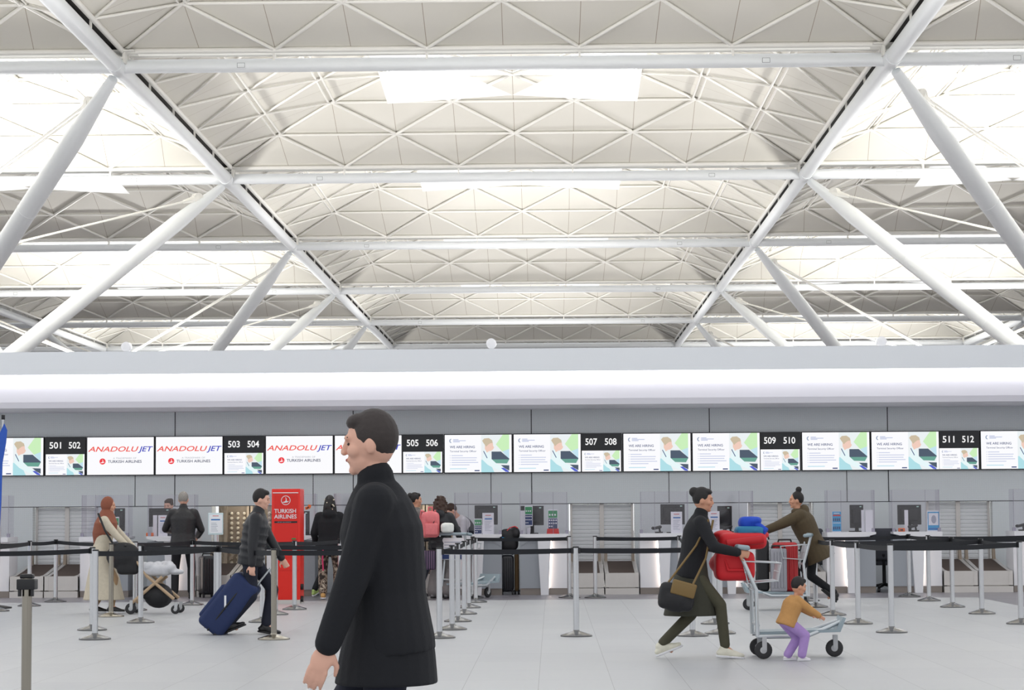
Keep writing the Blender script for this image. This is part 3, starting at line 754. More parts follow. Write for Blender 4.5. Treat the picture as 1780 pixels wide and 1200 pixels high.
# paper cup, scanners, printer
p = at(918.5, 920, 37.35); r = empty('paper_cup', (p.x, 37.33, CT), 0, 'white paper cup below the leaning green notice', 'cup')
m = MB(); m.lathe([(0.027, 0), (0.037, 0.09), (0.039, 0.092), (0.036, 0.094)], n=16); m.build('cup_body', M_paper, r)
m = MB(); m.lathe([(0.04, 0.09), (0.036, 0.102), (0.0, 0.103)], n=16); m.build('lid', M_white, r)
for px, lab in ((1143, 'black barcode scanner on the desk right of the 508 belts'), (1266, 'black barcode scanner below the monitor above the red luggage'), (1588, 'black barcode scanner in front of the monitor left of the 511 belts'), (1775, 'brown barcode scanner on the desk at the end of the row')):
    p = at(px, 920, 37.45); r = empty('barcode_scanner', (p.x, 37.42, CT), 0.3, lab, 'scanner', 'barcode scanners')
    m = MB(); m.rbox((0.02, 0, 0.012), (0.12, 0.09, 0.024), 0.01); m.tube((0.04, 0, 0.02), (0.03, 0, 0.09), 0.018, 0.014); m.build('base', M_blackp, r)
    m = MB(); m.cap((0.045, 0, 0.1), (-0.075, 0, 0.075), 0.026, 0.022, 12); m.ell((-0.075, 0, 0.08), (0.034, 0.03, 0.026)); m.build('head', M_blackp, r)
# office chairs behind the desks
M_seat = mat('dark_grey_fabric', rgb(62, 64, 70), 0.85, noise=0.1, nscale=120)
def chair(px, Y, rz, lab):
    p = at(px, 950, Y); r = empty('office_chair', (p.x, Y, 0), rz, lab, 'chair', 'office chairs behind the desks')
    m = MB(); m.rbox((0, 0, 0.48), (0.46, 0.44, 0.09), 0.04); m.build('seat', M_seat, r)
    m = MB(); m.rbox((0, 0.24, 0.78), (0.43, 0.09, 0.52), 0.045); m.build('backrest', M_seat, r)
    m = MB(); m.tube((0, 0, 0.12), (0, 0, 0.45), 0.03); m.tube((0, 0.2, 0.44), (0, 0.29, 0.62), 0.022); m.build('column', M_blackp, r)
    for k in range(5):
        a = 2 * PI * k / 5; e = (0.29 * math.cos(a), 0.29 * math.sin(a), 0.07)
        m = MB(); m.tube((0, 0, 0.12), e, 0.028, 0.018); m.build('leg', M_blackp, r)
        m = MB(); m.tube((e[0] - 0.02, e[1], 0.03), (e[0] + 0.02, e[1], 0.03), 0.03, None, 12); m.build('caster', M_blackp, r)
    for s in (-1, 1):
        m = MB(); m.path([(s * 0.25, 0.05, 0.45), (s * 0.28, 0.03, 0.66)], 0.014); m.rbox((s * 0.28, 0.03, 0.675), (0.06, 0.24, 0.03), 0.012); m.build('armrest', M_blackp, r)
chair(1536, 37.75, PI * 0.95, 'dark office chair in the gap between two desks')
chair(1423, 38.35, PI * 0.8, 'dark office chair behind the jacket of the person leaning forward')

# ------------------------------------------------------------------ red airline kiosk, notice stand, flag
M_kred = mat('kiosk_red', rgb(232, 36, 22), 0.4); M_kred2 = mat('kiosk_red_inset', rgb(222, 30, 18), 0.4)
yk = 34.0; p0 = at(472, 1040, yk); p1 = at(521.5, 850, yk); kw = p1.x - p0.x; kh = p1.z
k = empty('airline_kiosk', ((p0.x + p1.x) / 2, yk, 0), 0, 'tall red airline baggage kiosk with white lettering', 'kiosk')
m = MB(); m.rbox((0, 0.28, 0.06 + (kh - 0.06) / 2), (kw, 0.55, kh - 0.06), 0.008); m.build('cabinet', M_kred, k)
m = MB(); m.b2((-kw * 0.4, -0.006, kh * 0.4), (kw * 0.41, 0.004, kh * 0.945)); m.b2((-kw * 0.48, -0.003, kh * 0.29), (kw * 0.48, 0.002, kh * 0.295)); m.build('inset_panel', M_kred2, k)
m = MB(); m.b2((-kw * 0.49, 0.01, 0.0), (kw * 0.5, 0.54, 0.075)); m.build('base', M_ssteel, k)
m = MB(); m.tube((-kw * 0.46, -0.008, kh * 0.965), (kw * 0.44, -0.008, kh * 0.965), 0.007, None, 8); m.build('top_bar', M_white, k)
m = MB(); m.text('TURKISH', 0.085, (-kw * 0.03 - 0.16, -0.009, kh * 0.79), width=0.325, bold=0.014); m.text('AIRLINES', 0.085, (-kw * 0.03 - 0.16, -0.009, kh * 0.742), width=0.335, bold=0.014)
bird_logo(m, 0, 0, (0.0, -0.009, kh * 0.9), 0.07, True); m.build('lettering', M_white, k)
m = MB(); m.b2((-0.17, -0.009, kh * 0.703), (0.17, -0.004, kh * 0.718)); m.build('strip', M_blackp, k)
m = MB(); m.text('STAR ALLIANCE', 0.017, (-0.12, -0.011, kh * 0.706), width=0.2); m.build('strip_lettering', M_pgrey, k)
m = MB(); m.rbox((0.12, -0.012, kh * 0.565), (0.06, 0.02, 0.02), 0.004); m.build('button', mat('green_button', rgb(40, 140, 70), 0.4), k)
for zz in (0.02, 0.2):
    m = MB(); m.tube((kw * 0.5 + 0.0, 0.1, 0.05 + zz), (kw * 0.5 + 0.04, 0.1, 0.05 + zz), 0.045, None, 16); m.build('wheel', M_blackp, k)
# notice on a post
yn = 33.5; p0 = at(362, 892, yn); p1 = at(388, 930, yn); cx = (p0.x + p1.x) / 2
r = empty('notice_stand', (cx, yn, 0), 0, 'white framed notice on a post beside the grey haired man', 'sign')
m = MB(); w_ = (p1.x - p0.x) / 2; m.rbox((0, 0, (p0.z + p1.z) / 2), (2 * w_, 0.02, p0.z - p1.z), 0.008); m.build('frame', mat('pale_frame', rgb(205, 222, 226), 0.4), r)
m = MB(); m.b2((-w_ * 0.86, -0.013, p1.z + 0.025), (w_ * 0.86, -0.009, p0.z - 0.025)); m.build('sheet', M_paper, r)
m = MB(); hh = p0.z - p1.z
m.mat(0).b2((-w_ * 0.6, -0.015, p0.z - hh * 0.34), (w_ * 0.6, -0.013, p0.z - hh * 0.28)); m.mat(1).b2((-w_ * 0.4, -0.015, p0.z - hh * 0.15), (w_ * 0.4, -0.013, p0.z - hh * 0.125))
for q in range(6): m.mat(2).b2((-w_ * 0.6, -0.015, p0.z - hh * (0.48 + 0.07 * q)), (w_ * (0.1 + 0.1 * (q % 3)), -0.013, p0.z - hh * (0.46 + 0.07 * q)))
m.build('print', [M_pblue, M_pred, M_pgrey], r)
m = MB(); m.tube((0, 0, 0.04), (0, 0, p1.z), 0.03); m.lathe([(0.17, 0), (0.17, 0.015), (0.06, 0.045), (0.0, 0.05)]); m.build('post', M_steel, r)
# feather flag
yf = 33.0; pt = at(8, 722, yf); pb = at(-4, 1060, yf)
r = empty('feather_flag', (pb.x, yf, 0), 0, 'tall blue feather flag at the edge of the hall', 'flag')
pole = [(0, 0, 0.03), (0.02, 0, 1.0), (0.03, 0, 1.8), (pt.x - pb.x - 0.02, 0, pt.z)]
m = MB(); m.path(pole, 0.014); m.build('pole', M_steel, r)
m = MB(); m.lathe([(0.2, 0), (0.2, 0.02), (0.03, 0.05), (0, 0.05)]); m.build('base', M_blackp, r)
m = MB(); L = pt.x - pb.x
prof = [(L + 0.0, pt.z - 0.12), (L + 0.045, pt.z - 0.22), (L + 0.03, pt.z - 0.4), (L - 0.02, pt.z - 0.7), (L - 0.03, pt.z - 1.2), (L - 0.06, pt.z - 2.0), (L - 0.1, 0.6), (L - 0.65, 0.7), (L - 0.45, pt.z - 1.6), (L - 0.18, pt.z - 0.5)]
m.prism(prof, 'y', -0.015, -0.01); m.build('banner', mat('blue_flag', rgb(46, 92, 190), 0.7), r)
m = MB(); m.rbox((L - 0.02, 0, pt.z - 0.03), (0.05, 0.04, 0.07), 0.01); m.build('clip', M_blackp, r)

# ------------------------------------------------------------------ queue barriers
SH_ = 0.965
def stan_meshes(steel):
    b = MB(); b.lathe([(0.172, 0.0), (0.172, 0.012), (0.165, 0.018), (0.06, 0.052), (0.034, 0.058), (0.034, 0.07)], n=36)
    p = MB(); p.tube((0, 0, 0.06), (0, 0, SH_ - 0.012), 0.0315, None, 20)
    h = MB(); h.lathe([(0.033, SH_ - 0.016), (0.034, SH_ - 0.012), (0.034, SH_ - 0.003), (0.03, SH_)], n=20)
    c = MB(); c.rbox((0, 0, SH_ - 0.055), (0.03, 0.085, 0.07), 0.005); 
    return b.mesh('base', steel if steel is M_brass else M_base), p.mesh('pole', steel), h.mesh('cap', M_blackp), c.mesh('belt_clip', M_blackp)
SM = stan_meshes(M_steel); SMB = stan_meshes(M_brass)
ST = {}
def stanchion(key, px, py, lab, brass=False, topless=False):
    g = fl(px, py - 1.8)
    r = empty('queue_post', (g.x, g.y, 0), 0, lab, 'barrier post', 'steel queue barrier posts')
    for n, me in zip(('base', 'pole', 'cap'), (SMB if brass else SM)[:3]): link(n, me, r)
    ST[key] = r
    return r
def tape(a, b, h=0.92, sag=0.012):
    A = ST[a].location.copy() if isinstance(a, str) else Vector(a); B = ST[b].location.copy() if isinstance(b, str) else Vector(b)
    d = B - A; L = d.length; u = d / L; nrm = Vector((-u.y, u.x, 0))
    m = MB(); n = 10; hw = 0.027; vs = []
    for i in range(n + 1):
        t = i / n; p = u * (0.034 + (L - 0.068) * t); z = h - sag * 4 * t * (1 - t) * min(1.5, L / 2)
        for dz in (-hw, hw):
            for q in (-0.0015, 0.0015): vs.append(p + nrm * q + Vector((0, 0, z + dz)))
    fs = []
    for i in range(n):
        k = 4 * i
        fs += [(k, k + 4, k + 6, k + 2), (k + 1, k + 3, k + 7, k + 5), (k + 2, k + 6, k + 7, k + 3), (k, k + 1, k + 5, k + 4)]
    fs += [(0, 2, 3, 1), (4 * n, 4 * n + 1, 4 * n + 3, 4 * n + 2)]
    m.add(vs, fs)
    own = ST[a] if isinstance(a, str) else ST[b]
    o = m.build('belt', M_black, own)
    if own is not (ST[a] if isinstance(a, str) else None): o.location = A - own.location
    for e, P0 in ((0.04, Vector((0, 0, 0))), (L - 0.04, Vector((0, 0, 0)))):
        c = MB(); rot = Matrix(((u.x, nrm.x, 0), (u.y, nrm.y, 0), (0, 0, 1)))
        c.box(u * e + Vector((0, 0, h)), (0.022, 0.03, 0.062), rot); cc = c.build('belt_clip', M_blackp, own); cc.location = o.location
SD = [
 ('l1', -5, 1065, 'steel barrier post cut by the edge under the blue flag'),
 ('l2', 51, 1056, 'slim steel barrier post behind the large cropped post'),
 ('l3', 96.4, 1048.5, 'steel barrier post in front of the belts below sign 501'),
 ('l4', 165, 1114, 'steel barrier post, front one of the pair before the woman in headscarf'),
 ('l5', 160, 1098, 'steel barrier post, rear one of the pair before the woman in headscarf'),
 ('l6', 193, 1074.5, 'nickel toned barrier post overlapping the cream coat'),
 ('l7', 234.6, 1063.5, 'steel barrier post just right of the cream coat, rear one'),
 ('l8', 244.5, 1085, 'steel barrier post just right of the cream coat, front one'),
 ('l9', 334, 1054, 'steel barrier post directly behind the grey haired man'),
 ('l10', 380, 1093.5, 'steel barrier post partly behind the blue suitcase'),
 ('l11', 476, 1114, 'nickel toned barrier post in front of the man with the blue suitcase'),
 ('l12', 456, 1084, 'steel barrier post between the suitcase and its owner'),
 ('l13', 479, 1071, 'steel barrier post hidden behind the nickel toned post'),
 ('l14', 512, 1062, 'steel barrier post in front of the red kiosk'),
 ('l15', 591, 1051.5, 'steel barrier post beside the camouflage trousers'),
 ('l16', 619, 1043.5, 'steel barrier post before the person in black trousers'),
 ('m1', 764, 1111.5, 'steel barrier post next to the man in the long black coat'),
 ('m2', 786, 1097, 'second barrier post in the row right of the black coat'),
 ('m3', 796, 1083, 'third barrier post in the row right of the black coat'),
 ('m4', 807, 1070, 'fourth barrier post in the row right of the black coat'),
 ('m5', 815, 1059, 'fifth barrier post in the row right of the black coat'),
 ('m6', 827, 1049.5, 'sixth barrier post in the row right of the black coat, at a trolley'),
 ('m7', 822, 1042, 'rearmost barrier post in the row, beside the parked trolley'),
 ('m8', 1002, 1108.5, 'lone steel barrier post in the middle of the hall, front one'),
 ('m9', 990, 1041.5, 'steel barrier post in front of the white desk panel left of belts 507'),
 ('m10', 1035, 1041.5, 'steel barrier post in front of the belts below sign 507'),
 ('r1', 1182, 1042, 'steel barrier post behind the back of the woman in black jacket'),
 ('r2', 1204, 1108, 'steel barrier post between the legs of the striding woman'),
 ('r3', 1243, 1087, 'steel barrier post behind the front leg of the striding woman, rear one'),
 ('r4', 1252, 1104, 'steel barrier post behind the front leg of the striding woman, front one'),
 ('r5', 1405, 1047, 'steel barrier post at the feet of the person leaning forward, rear one'),
 ('r6', 1418, 1058, 'steel barrier post at the feet of the person leaning forward, front one'),
 ('r7', 1448, 1072, 'steel barrier post right behind the person leaning forward'),
 ('r8', 1492, 1087, 'steel barrier post first to the right of the trolley'),
 ('r9', 1550, 1102, 'foremost steel barrier post on the right half of the hall'),
 ('r10', 1581, 1039.5, 'steel barrier post at the desk left of belts 511'),
 ('r11', 1615, 1047, 'steel barrier post at the desk edge next to belts 511'),
 ('r12', 1656, 1058, 'steel barrier post in front of the left belt of 511'),
 ('r13', 1707, 1069.5, 'steel barrier post in front of the right belt of 512'),
 ('r14', 1775, 1087, 'steel barrier post cut by the right edge of the view')]
for kk in SD: stanchion(*kk, brass=kk[0] in ('l6', 'l11'))
g = at(47.5, 989, 14.4)
r = empty('queue_post', (g.x, 14.4, 0), 0, 'large nickel barrier post close to the viewer, its foot out of view', 'barrier post', 'steel queue barrier posts')
for n, me in zip(('base', 'pole', 'cap'), SMB[:3]): link(n, me, r)
c = MB(); c.rbox((0, 0, 0.9), (0.115, 0.1, 0.066), 0.006); c.box((-0.04, -0.03, 0.87), (0.016, 0.03, 0.09)); c.box((0.04, -0.03, 0.87), (0.016, 0.03, 0.09)); c.rbox((0, 0, 0.95), (0.082, 0.07, 0.028), 0.008); c.build('belt_head', M_blackp, r)
def off(px, py): g = fl(px, py); return (g.x, g.y, 0)
for a, b in [('l2', 'l3'), ('l3', 'l7'), ('l7', 'l9'), ('l9', 'l14'), ('l14', 'l15'), ('l15', 'l16'), ('l4', 'l10'), ('l10', 'l11'), ('l8', 'l12'), ('l13', 'l14'), ('l1', 'l2'),
             ('m1', 'm2'), ('m2', 'm3'), ('m3', 'm4'), ('m4', 'm5'), ('m5', 'm6'), ('m6', 'm7'), ('m1', 'm8'), ('m7', 'm9'), ('m10', 'r1'), ('m8', 'r2'), ('r2', 'r1'),
             ('r5', 'r6'), ('r6', 'r7'), ('r7', 'r8'), ('r8', 'r9'), ('r10', 'r11'), ('r11', 'r12'), ('r12', 'r13'), ('r13', 'r14'), ('r9', 'r14'), ('r8', 'r13'), ('r5', 'r10'), ('r7', 'r12'), ('r3', 'r4')]:
    tape(a, b)
tape(off(-60, 1110), 'l5'); tape(off(-40, 1075), 'l2'); tape('l11', off(690, 1108)); tape('l12', off(690, 1078)); tape('l16', off(760, 1041)); tape('r11', off(1810, 1040)); tape('r12', off(1830, 1052))
tape('l8', 'l10'); tape(off(540, 1041), 'l16'); 
# ------------------------------------------------------------------ luggage, trolleys, pushchair
M_tube = mat('trolley_steel', rgb(196, 202, 206), 0.35, 0.7); M_tgrey = mat('trolley_plastic', rgb(150, 166, 174), 0.45); M_tyre = mat('rubber_tyre', rgb(48, 48, 50), 0.7)
M_hub = mat('wheel_hub', rgb(190, 192, 194), 0.4)
def wheel(parent, c, r=0.075, w_=0.035, name='wheel'):
    m = MB(); rot = Matrix.Rotation(PI / 2, 3, 'Y')
    m.lathe([(r * 0.55, -w_ / 2), (r * 0.9, -w_ / 2), (r, -w_ * 0.3), (r, w_ * 0.3), (r * 0.9, w_ / 2), (r * 0.55, w_ / 2)], c, 20, rot); o = m.build(name, M_tyre, parent)
    h = MB(); h.lathe([(0.012, -w_ * 0.56), (r * 0.58, -w_ * 0.45), (r * 0.58, w_ * 0.45), (0.012, w_ * 0.56)], c, 16, rot); h.build('hub', M_hub, o)
    f = MB(); f.b2((c[0] - w_ * 0.8, c[1] - 0.012, c[2]), (c[0] - w_ * 0.62, c[1] + 0.03, c[2] + r * 1.5)); f.b2((c[0] + w_ * 0.62, c[1] - 0.012, c[2]), (c[0] + w_ * 0.8, c[1] + 0.03, c[2] + r * 1.5)); f.build('fork', M_hub, o)
    return o
def trolley(x, y, rz, lab, sign=False, length=0.95, reach=0.0):
    """luggage trolley, travels along +y; origin under its middle"""
    r = empty('luggage_trolley', (x, y, 0), rz, lab, 'trolley', 'airport luggage trolleys'); L = length; q = reach
    m = MB()
    for s in (-1, 1):
        m.path([(s * 0.27, -L * 0.42, 0.2), (s * 0.25, -L * 0.38 - q * 0.4, 0.62), (s * 0.25, -L * 0.5 - q, 1.0)], 0.019)
        m.path([(s * 0.27, -L * 0.42, 0.2), (s * 0.22, L * 0.1, 0.2), (s * 0.1, L * 0.5, 0.33)], 0.019)
    m.tube((-0.1, L * 0.5, 0.33), (0.1, L * 0.5, 0.33), 0.019); m.tube((-0.26, -L * 0.41, 0.3), (0.26, -L * 0.41, 0.3), 0.015); m.tube((-0.25, -L * 0.38 - q * 0.4, 0.62), (0.25, -L * 0.38 - q * 0.4, 0.62), 0.015)
    m.build('frame', M_tube, r)
    m = MB(); m.cap((-0.3, -L * 0.5 - q, 1.01), (0.3, -L * 0.5 - q, 1.01), 0.024); m.cap((-0.3, -L * 0.5 - q, 1.01), (-0.3, -L * 0.4 - q, 1.0), 0.024); m.cap((0.3, -L * 0.5 - q, 1.01), (0.3, -L * 0.4 - q, 1.0), 0.024); m.build('handle', M_tgrey, r)
    m = MB(); m.prism([(-L * 0.4, 0.215), (L * 0.46, 0.235), (L * 0.52, 0.36), (L * 0.49, 0.37), (L * 0.42, 0.26), (-L * 0.4, 0.24)], 'x', -0.2, 0.2); m.build('platform', M_tgrey, r)
    m = MB(); b0 = -L * 0.38 - q * 1.1
    for i in range(9):
        x = -0.24 + 0.06 * i
        m.tube((x, b0, 0.68), (x, b0 - 0.05, 0.88), 0.006, None, 5); m.tube((x, b0, 0.68), (x, b0 + 0.27, 0.7), 0.006, None, 5); m.tube((x, b0 + 0.27, 0.7), (x, b0 + 0.3, 0.86), 0.006, None, 5)
    for (y_, z_) in ((b0 - 0.05, 0.88), (b0, 0.68), (b0 + 0.27, 0.7), (b0 + 0.3, 0.86), (b0 - 0.025, 0.78), (b0 + 0.285, 0.78)): m.tube((-0.25, y_, z_), (0.25, y_, z_), 0.007, None, 6)
    for s in (-1, 1): m.tube((s * 0.25, b0 - 0.05, 0.88), (s * 0.25, b0 + 0.3, 0.86), 0.007, None, 6)
    m.build('basket', M_tube, r)
    for s in (-1, 1): wheel(r, (s * 0.26, -L * 0.36, 0.08), 0.08)
    wheel(r, (0.0, L * 0.42, 0.08), 0.08)
    if sign:
        m = MB(); m.rbox((0, -L * 0.47, 0.78), (0.46, 0.02, 0.34), 0.01); o = m.build('sign_panel', M_white, r)
        m = MB(); m.b2((-0.22, -L * 0.47 - 0.013, 0.62), (0.22, -L * 0.47 - 0.01, 0.69)); 
        for k in range(4): m.mat(1 + (k == 0)).b2((-0.17, -L * 0.47 - 0.013, 0.74 + 0.045 * k), (0.12 + 0.02 * k, -L * 0.47 - 0.01, 0.755 + 0.045 * k)); m.mat(0)
        m.build('print', [M_pnavy, M_pgrey, M_pred], o)
    return r
M_redbag = mat('red_nylon', rgb(206, 24, 36), 0.6, bump=0.3, nscale=9); M_bluej = mat('blue_fabric', rgb(24, 72, 190), 0.75, bump=0.3, nscale=12); M_teal = mat('teal_fabric', rgb(40, 120, 160), 0.7)
M_blackn = mat('black_nylon', rgb(24, 24, 28), 0.6, bump=0.3, nscale=14); M_greyc = mat('grey_shell', rgb(150, 150, 158), 0.4)
def at_floor_dir(px, Y): return at(px, 1000, Y).x
# trolley pushed by the woman in the black jacket, seen side-on
YT = 21.0; xr = at_floor_dir(1318, YT); xf = at_floor_dir(1441, YT)
xc = (xr + xf) / 2 - 0.0
trolley(xc, YT, -PI / 2, 'luggage trolley loaded with red bags, pushed by the woman in the black jacket', length=0.86, reach=0.1)
def lump(name, c, d, r_, m_, lab, cat, grp=None, lumps=5, seed=1, extra=None):
    rnd = random.Random(seed); g = MB(); g.rbox((0, 0, d[2] / 2), d, r_)
    for k in range(lumps):
        g.ell((rnd.uniform(-0.4, 0.4) * d[0], rnd.uniform(-0.3, 0.3) * d[1], d[2] * rnd.uniform(0.45, 0.9)), (d[0] * 0.24, d[1] * 0.3, d[2] * 0.3), 12, 8)
    r = empty(name, c, 0, lab, cat, grp); blob(g, 'fabric', m_, r, 0.014, 5)
    if extra: extra(r)
    return r
def straps(r_, pts, m_, name='handle', rad=0.012):
    g = MB(); g.path(pts, rad); g.build(name, m_, r_)
zb = 0.70
c = at(1276, 988, YT); lump('holdall', (c.x, YT, 0.7), (0.36, 0.4, 0.27), 0.06, M_redbag, 'red holdall lying low at the handle of the trolley', 'bag', seed=3, extra=lambda r: straps(r, [(-0.1, -0.19, 0.2), (-0.07, -0.22, 0.1), (0.07, -0.22, 0.1), (0.1, -0.19, 0.2)], M_redbag))
c = at(1290, 955, YT); lump('coat', (c.x, YT + 0.02, c.z), (0.44, 0.36, 0.15), 0.06, M_redbag, 'bright red folded coat on top of the trolley', 'coat', seed=5, extra=lambda r: straps(r, [(-0.15, -0.19, 0.05), (0.18, -0.2, 0.09)], mat('red_sleeve', rgb(190, 18, 30), 0.6), 'sleeve', 0.04))
c = at(1303, 934, YT); lump('teal_bag', (c.x, YT + 0.05, c.z), (0.26, 0.3, 0.1), 0.04, M_teal, 'teal soft bag under the bright blue jacket', 'bag', seed=8, lumps=3)
c = at(1304, 921, YT); lump('blue_jacket', (c.x, YT + 0.08, c.z), (0.2, 0.26, 0.12), 0.05, M_bluej, 'bright blue jacket heaped on top of the trolley load', 'jacket', seed=9, lumps=4, extra=lambda r: straps(r, [(0.05, -0.1, 0.05), (0.14, -0.14, -0.02)], M_bluej, 'sleeve', 0.035))
# pieces of luggage carried by the second trolley
YT2 = 31.0; x2 = at_floor_dir(1352, YT2)
trolley(x2 - 0.02, YT2, PI / 2, 'luggage trolley behind, pushed by the person in the olive jacket', length=0.9)
def suitcase(x, y, z, d, rz, lab, m_, ridged=True, handle=True, tilt=None, grp=None, wheels=True):
    r = empty('suitcase', (x, y, z), rz, lab, 'suitcase', grp)
    if tilt is not None: r.rotation_euler = tilt
    w_, t, h = d; m = MB(); zb = 0.05 if wheels else 0.0
    m.rbox((0, 0, zb + h / 2), (w_, t, h), min(0.05, t * 0.25), seg=4)
    if ridged:
        for k in range(5): m.rbox((-w_ * 0.36 + w_ * 0.18 * k, -t / 2, zb + h / 2), (0.03, 0.02, h * 0.84), 0.008)
    m.build('shell', m_, r)
    g = MB(); g.b2((-w_ / 2 - 0.003, -0.006, zb + h * 0.08), (-w_ / 2 + 0.002, 0.006, zb + h * 0.92)); g.b2((w_ / 2 - 0.002, -0.006, zb + h * 0.08), (w_ / 2 + 0.003, 0.006, zb + h * 0.92)); g.build('zip', M_blackp, r)
    if wheels:
        for sx in (-1, 1):
            for sy in (-1, 1):
                g = MB(); c_ = Vector((sx * w_ * 0.4, sy * t * 0.32, 0.028)); g.tube(c_ - Vector((0.014, 0, 0)), c_ + Vector((0.014, 0, 0)), 0.027, None, 12); g.b2(c_ + Vector((-0.02, -0.02, 0.012)), c_ + Vector((0.02, 0.02, 0.04))); g.build('wheel', M_tyre, r)
    if handle:
        g = MB(); g.path([(-0.09, 0, zb + h), (-0.08, 0, zb + h + 0.035), (0.08, 0, zb + h + 0.035), (0.09, 0, zb + h)], 0.011); g.build('grip', M_blackp, r)
    return r
c = at(1358, 978, YT2); suitcase(c.x + 0.05, YT2, 0.25, (0.34, 0.22, 0.66), 0, 'red suitcase on the trolley before the olive jacket', mat('red_shell', rgb(176, 32, 38), 0.45), wheels=False)
c = at(1336, 978, YT2 - 0.25); suitcase(c.x - 0.06, YT2 - 0.02, 0.25, (0.16, 0.3, 0.7), 0, 'black bag standing upright behind the red coat', M_blackn, ridged=False, wheels=False)
c = at(1355, 990, YT2 - 0.3); suitcase(c.x, YT2 - 0.17, 0.25, (0.22, 0.1, 0.58), 0, 'pale grey case leaning on the red suitcase', M_greyc, wheels=False)
# small trolley parked by the desks
g = at(820, 1036, 35.85); trolley(g.x, g.y, -0.65, 'parked luggage trolley with a sign panel behind the row of posts', sign=True, length=0.95)
lump('carrier_bag', (g.x - 0.36, g.y - 0.36, 1.03), (0.2, 0.2, 0.15), 0.04, mat('white_bag', rgb(225, 228, 224), 0.6, noise=0.15, nscale=14, bump=0.5), 'crumpled white carrier bag on the parked trolley handle', 'bag', seed=12)
# luggage between two desks
def lug(px0, px1, py0, py1, Y, lab, m_, ridged=True, name='suitcase', z0=None):
    a = at(px0, py0, Y); b = at(px1, py1, Y)
    return suitcase((a.x + b.x) / 2, Y + 0.16, max(0, b.z) if z0 is None else z0, (b.x - a.x, 0.3, a.z - max(0, b.z) - (0.05 if z0 == 0 else 0)), 0, lab, m_, ridged, wheels=z0 == 0)
lug(870, 893, 961, 1030, 37.25, 'black ridged suitcase standing in the gap between two desks', mat('black_shell', rgb(26, 28, 34), 0.3), True, z0=0)
lug(894, 902, 957, 1030, 37.4, 'tan suitcase half hidden beside the black one between the desks', mat('tan_canvas', rgb(120, 96, 66), 0.8), False, z0=0)
q = lump('duffel_bag', ((at(885, 960, 37.4)).x, 37.42, at(885, 958, 37.4).z), (0.3, 0.4, 0.36), 0.09, M_blackn, 'black duffel bag with red piping on top of the suitcases', 'bag', seed=15, lumps=3)
m = MB(); m.path([(-0.03, -0.2, 0.33), (0.02, -0.2, 0.38), (0.1, -0.2, 0.4), (0.15, -0.2, 0.37)], 0.008); m.build('piping', M_pred, q)
m = MB(); m.box((-0.07, -0.24, 0.2), (0.1, 0.004, 0.035), Matrix.Rotation(0.3, 3, 'Y')); m.mat(1).box((-0.075, -0.243, 0.2), (0.03, 0.004, 0.036), Matrix.Rotation(0.3, 3, 'Y')); m.build('tag', [M_pblue, M_pgreen], q)
# suitcase next to the grey haired man
g = fl(361, 1039); suitcase(g.x, g.y, 0, (0.24, 0.36, 0.62), 0.4, 'black ridged suitcase standing right of the grey haired man', mat('black_shell', rgb(26, 28, 34), 0.3))
# blue suitcase pulled by the walking man
M_navy = mat('navy_fabric', rgb(30, 46, 88), 0.75, noise=0.12, nscale=40)
YB = 25.5; p0 = at(358, 1099, YB); p1 = at(434, 1003, YB)
ang = math.atan2(p1.x - p0.x, p1.z - p0.z)
r = empty('blue_suitcase', (p0.x, YB, max(p0.z, 0.0)), 0, 'large navy blue wheeled suitcase tilted behind the walking man', 'suitcase'); r.rotation_euler = (0, ang, 0)
Lc = 0.71
m = MB(); m.rbox((0.02, 0, 0.05 + Lc / 2), (0.33, 0.44, Lc), 0.06, seg=4); m.rbox((-0.13, 0, 0.05 + Lc * 0.4), (0.09, 0.36, Lc * 0.62), 0.03, seg=4); m.build('body', M_navy, r)
m = MB(); m.box((-0.02, -0.222, 0.42), (0.14, 0.006, 0.022), Matrix.Rotation(-ang + PI / 2, 3, 'Y')); m.build('badge', M_paper, r)
m = MB(); m.path([(0.02, -0.2, 0.05), (0.02, -0.226, 0.4), (0.02, -0.2, Lc)], 0.01); m.path([(-0.1, -0.18, 0.1), (-0.12, -0.2, 0.5)], 0.008); m.build('piping', M_blackp, r)
for s in (-1, 1):
    m = MB(); m.tube((0.15, s * 0.18 - 0.02, 0.03), (0.15, s * 0.18 + 0.02, 0.03), 0.04, None, 16); m.b2((0.1, s * 0.18 - 0.03, 0.03), (0.16, s * 0.18 + 0.03, 0.1)); m.build('wheel', M_tyre, r)
m = MB(); m.path([(0.13, -0.09, 0.6), (0.13, -0.09, 1.0), (0.13, 0.09, 1.0), (0.13, 0.09, 0.6)], 0.012); m.build('pull_handle', M_tube, r)
HANDLE = Vector((p0.x, YB, max(p0.z, 0))) + Matrix.Rotation(ang, 3, 'Y') @ Vector((0.13, 0, 1.0))
# pushchair of the woman in the headscarf, seen side-on
YP = 31.0; g = fl(282, 1064)
M_tan = mat('tan_tubes', rgb(184, 158, 128), 0.5); M_canopyg = mat('grey_canopy', rgb(196, 197, 202), 0.8, noise=0.15, nscale=18, bump=0.5)
r = empty('pushchair', (g.x, YP, 0), -PI / 2, 'pushchair with crumpled grey canopy and tan frame, pushed by the woman in the headscarf', 'pushchair')
for s in (-1, 1):
    m = MB(); m.tube((s * 0.2, -0.3, 0.14), (s * 0.2, 0.12, 0.5), 0.022); m.tube((s * 0.2, 0.28, 0.2), (s * 0.2, -0.1, 0.52), 0.022); m.path([(s * 0.2, -0.1, 0.52), (s * 0.2, -0.38, 0.92)], 0.016); m.build('frame_leg', M_tan, r)
m = MB(); m.cap((-0.21, -0.38, 0.92), (0.21, -0.38, 0.92), 0.018); m.build('handle', M_blackp, r)
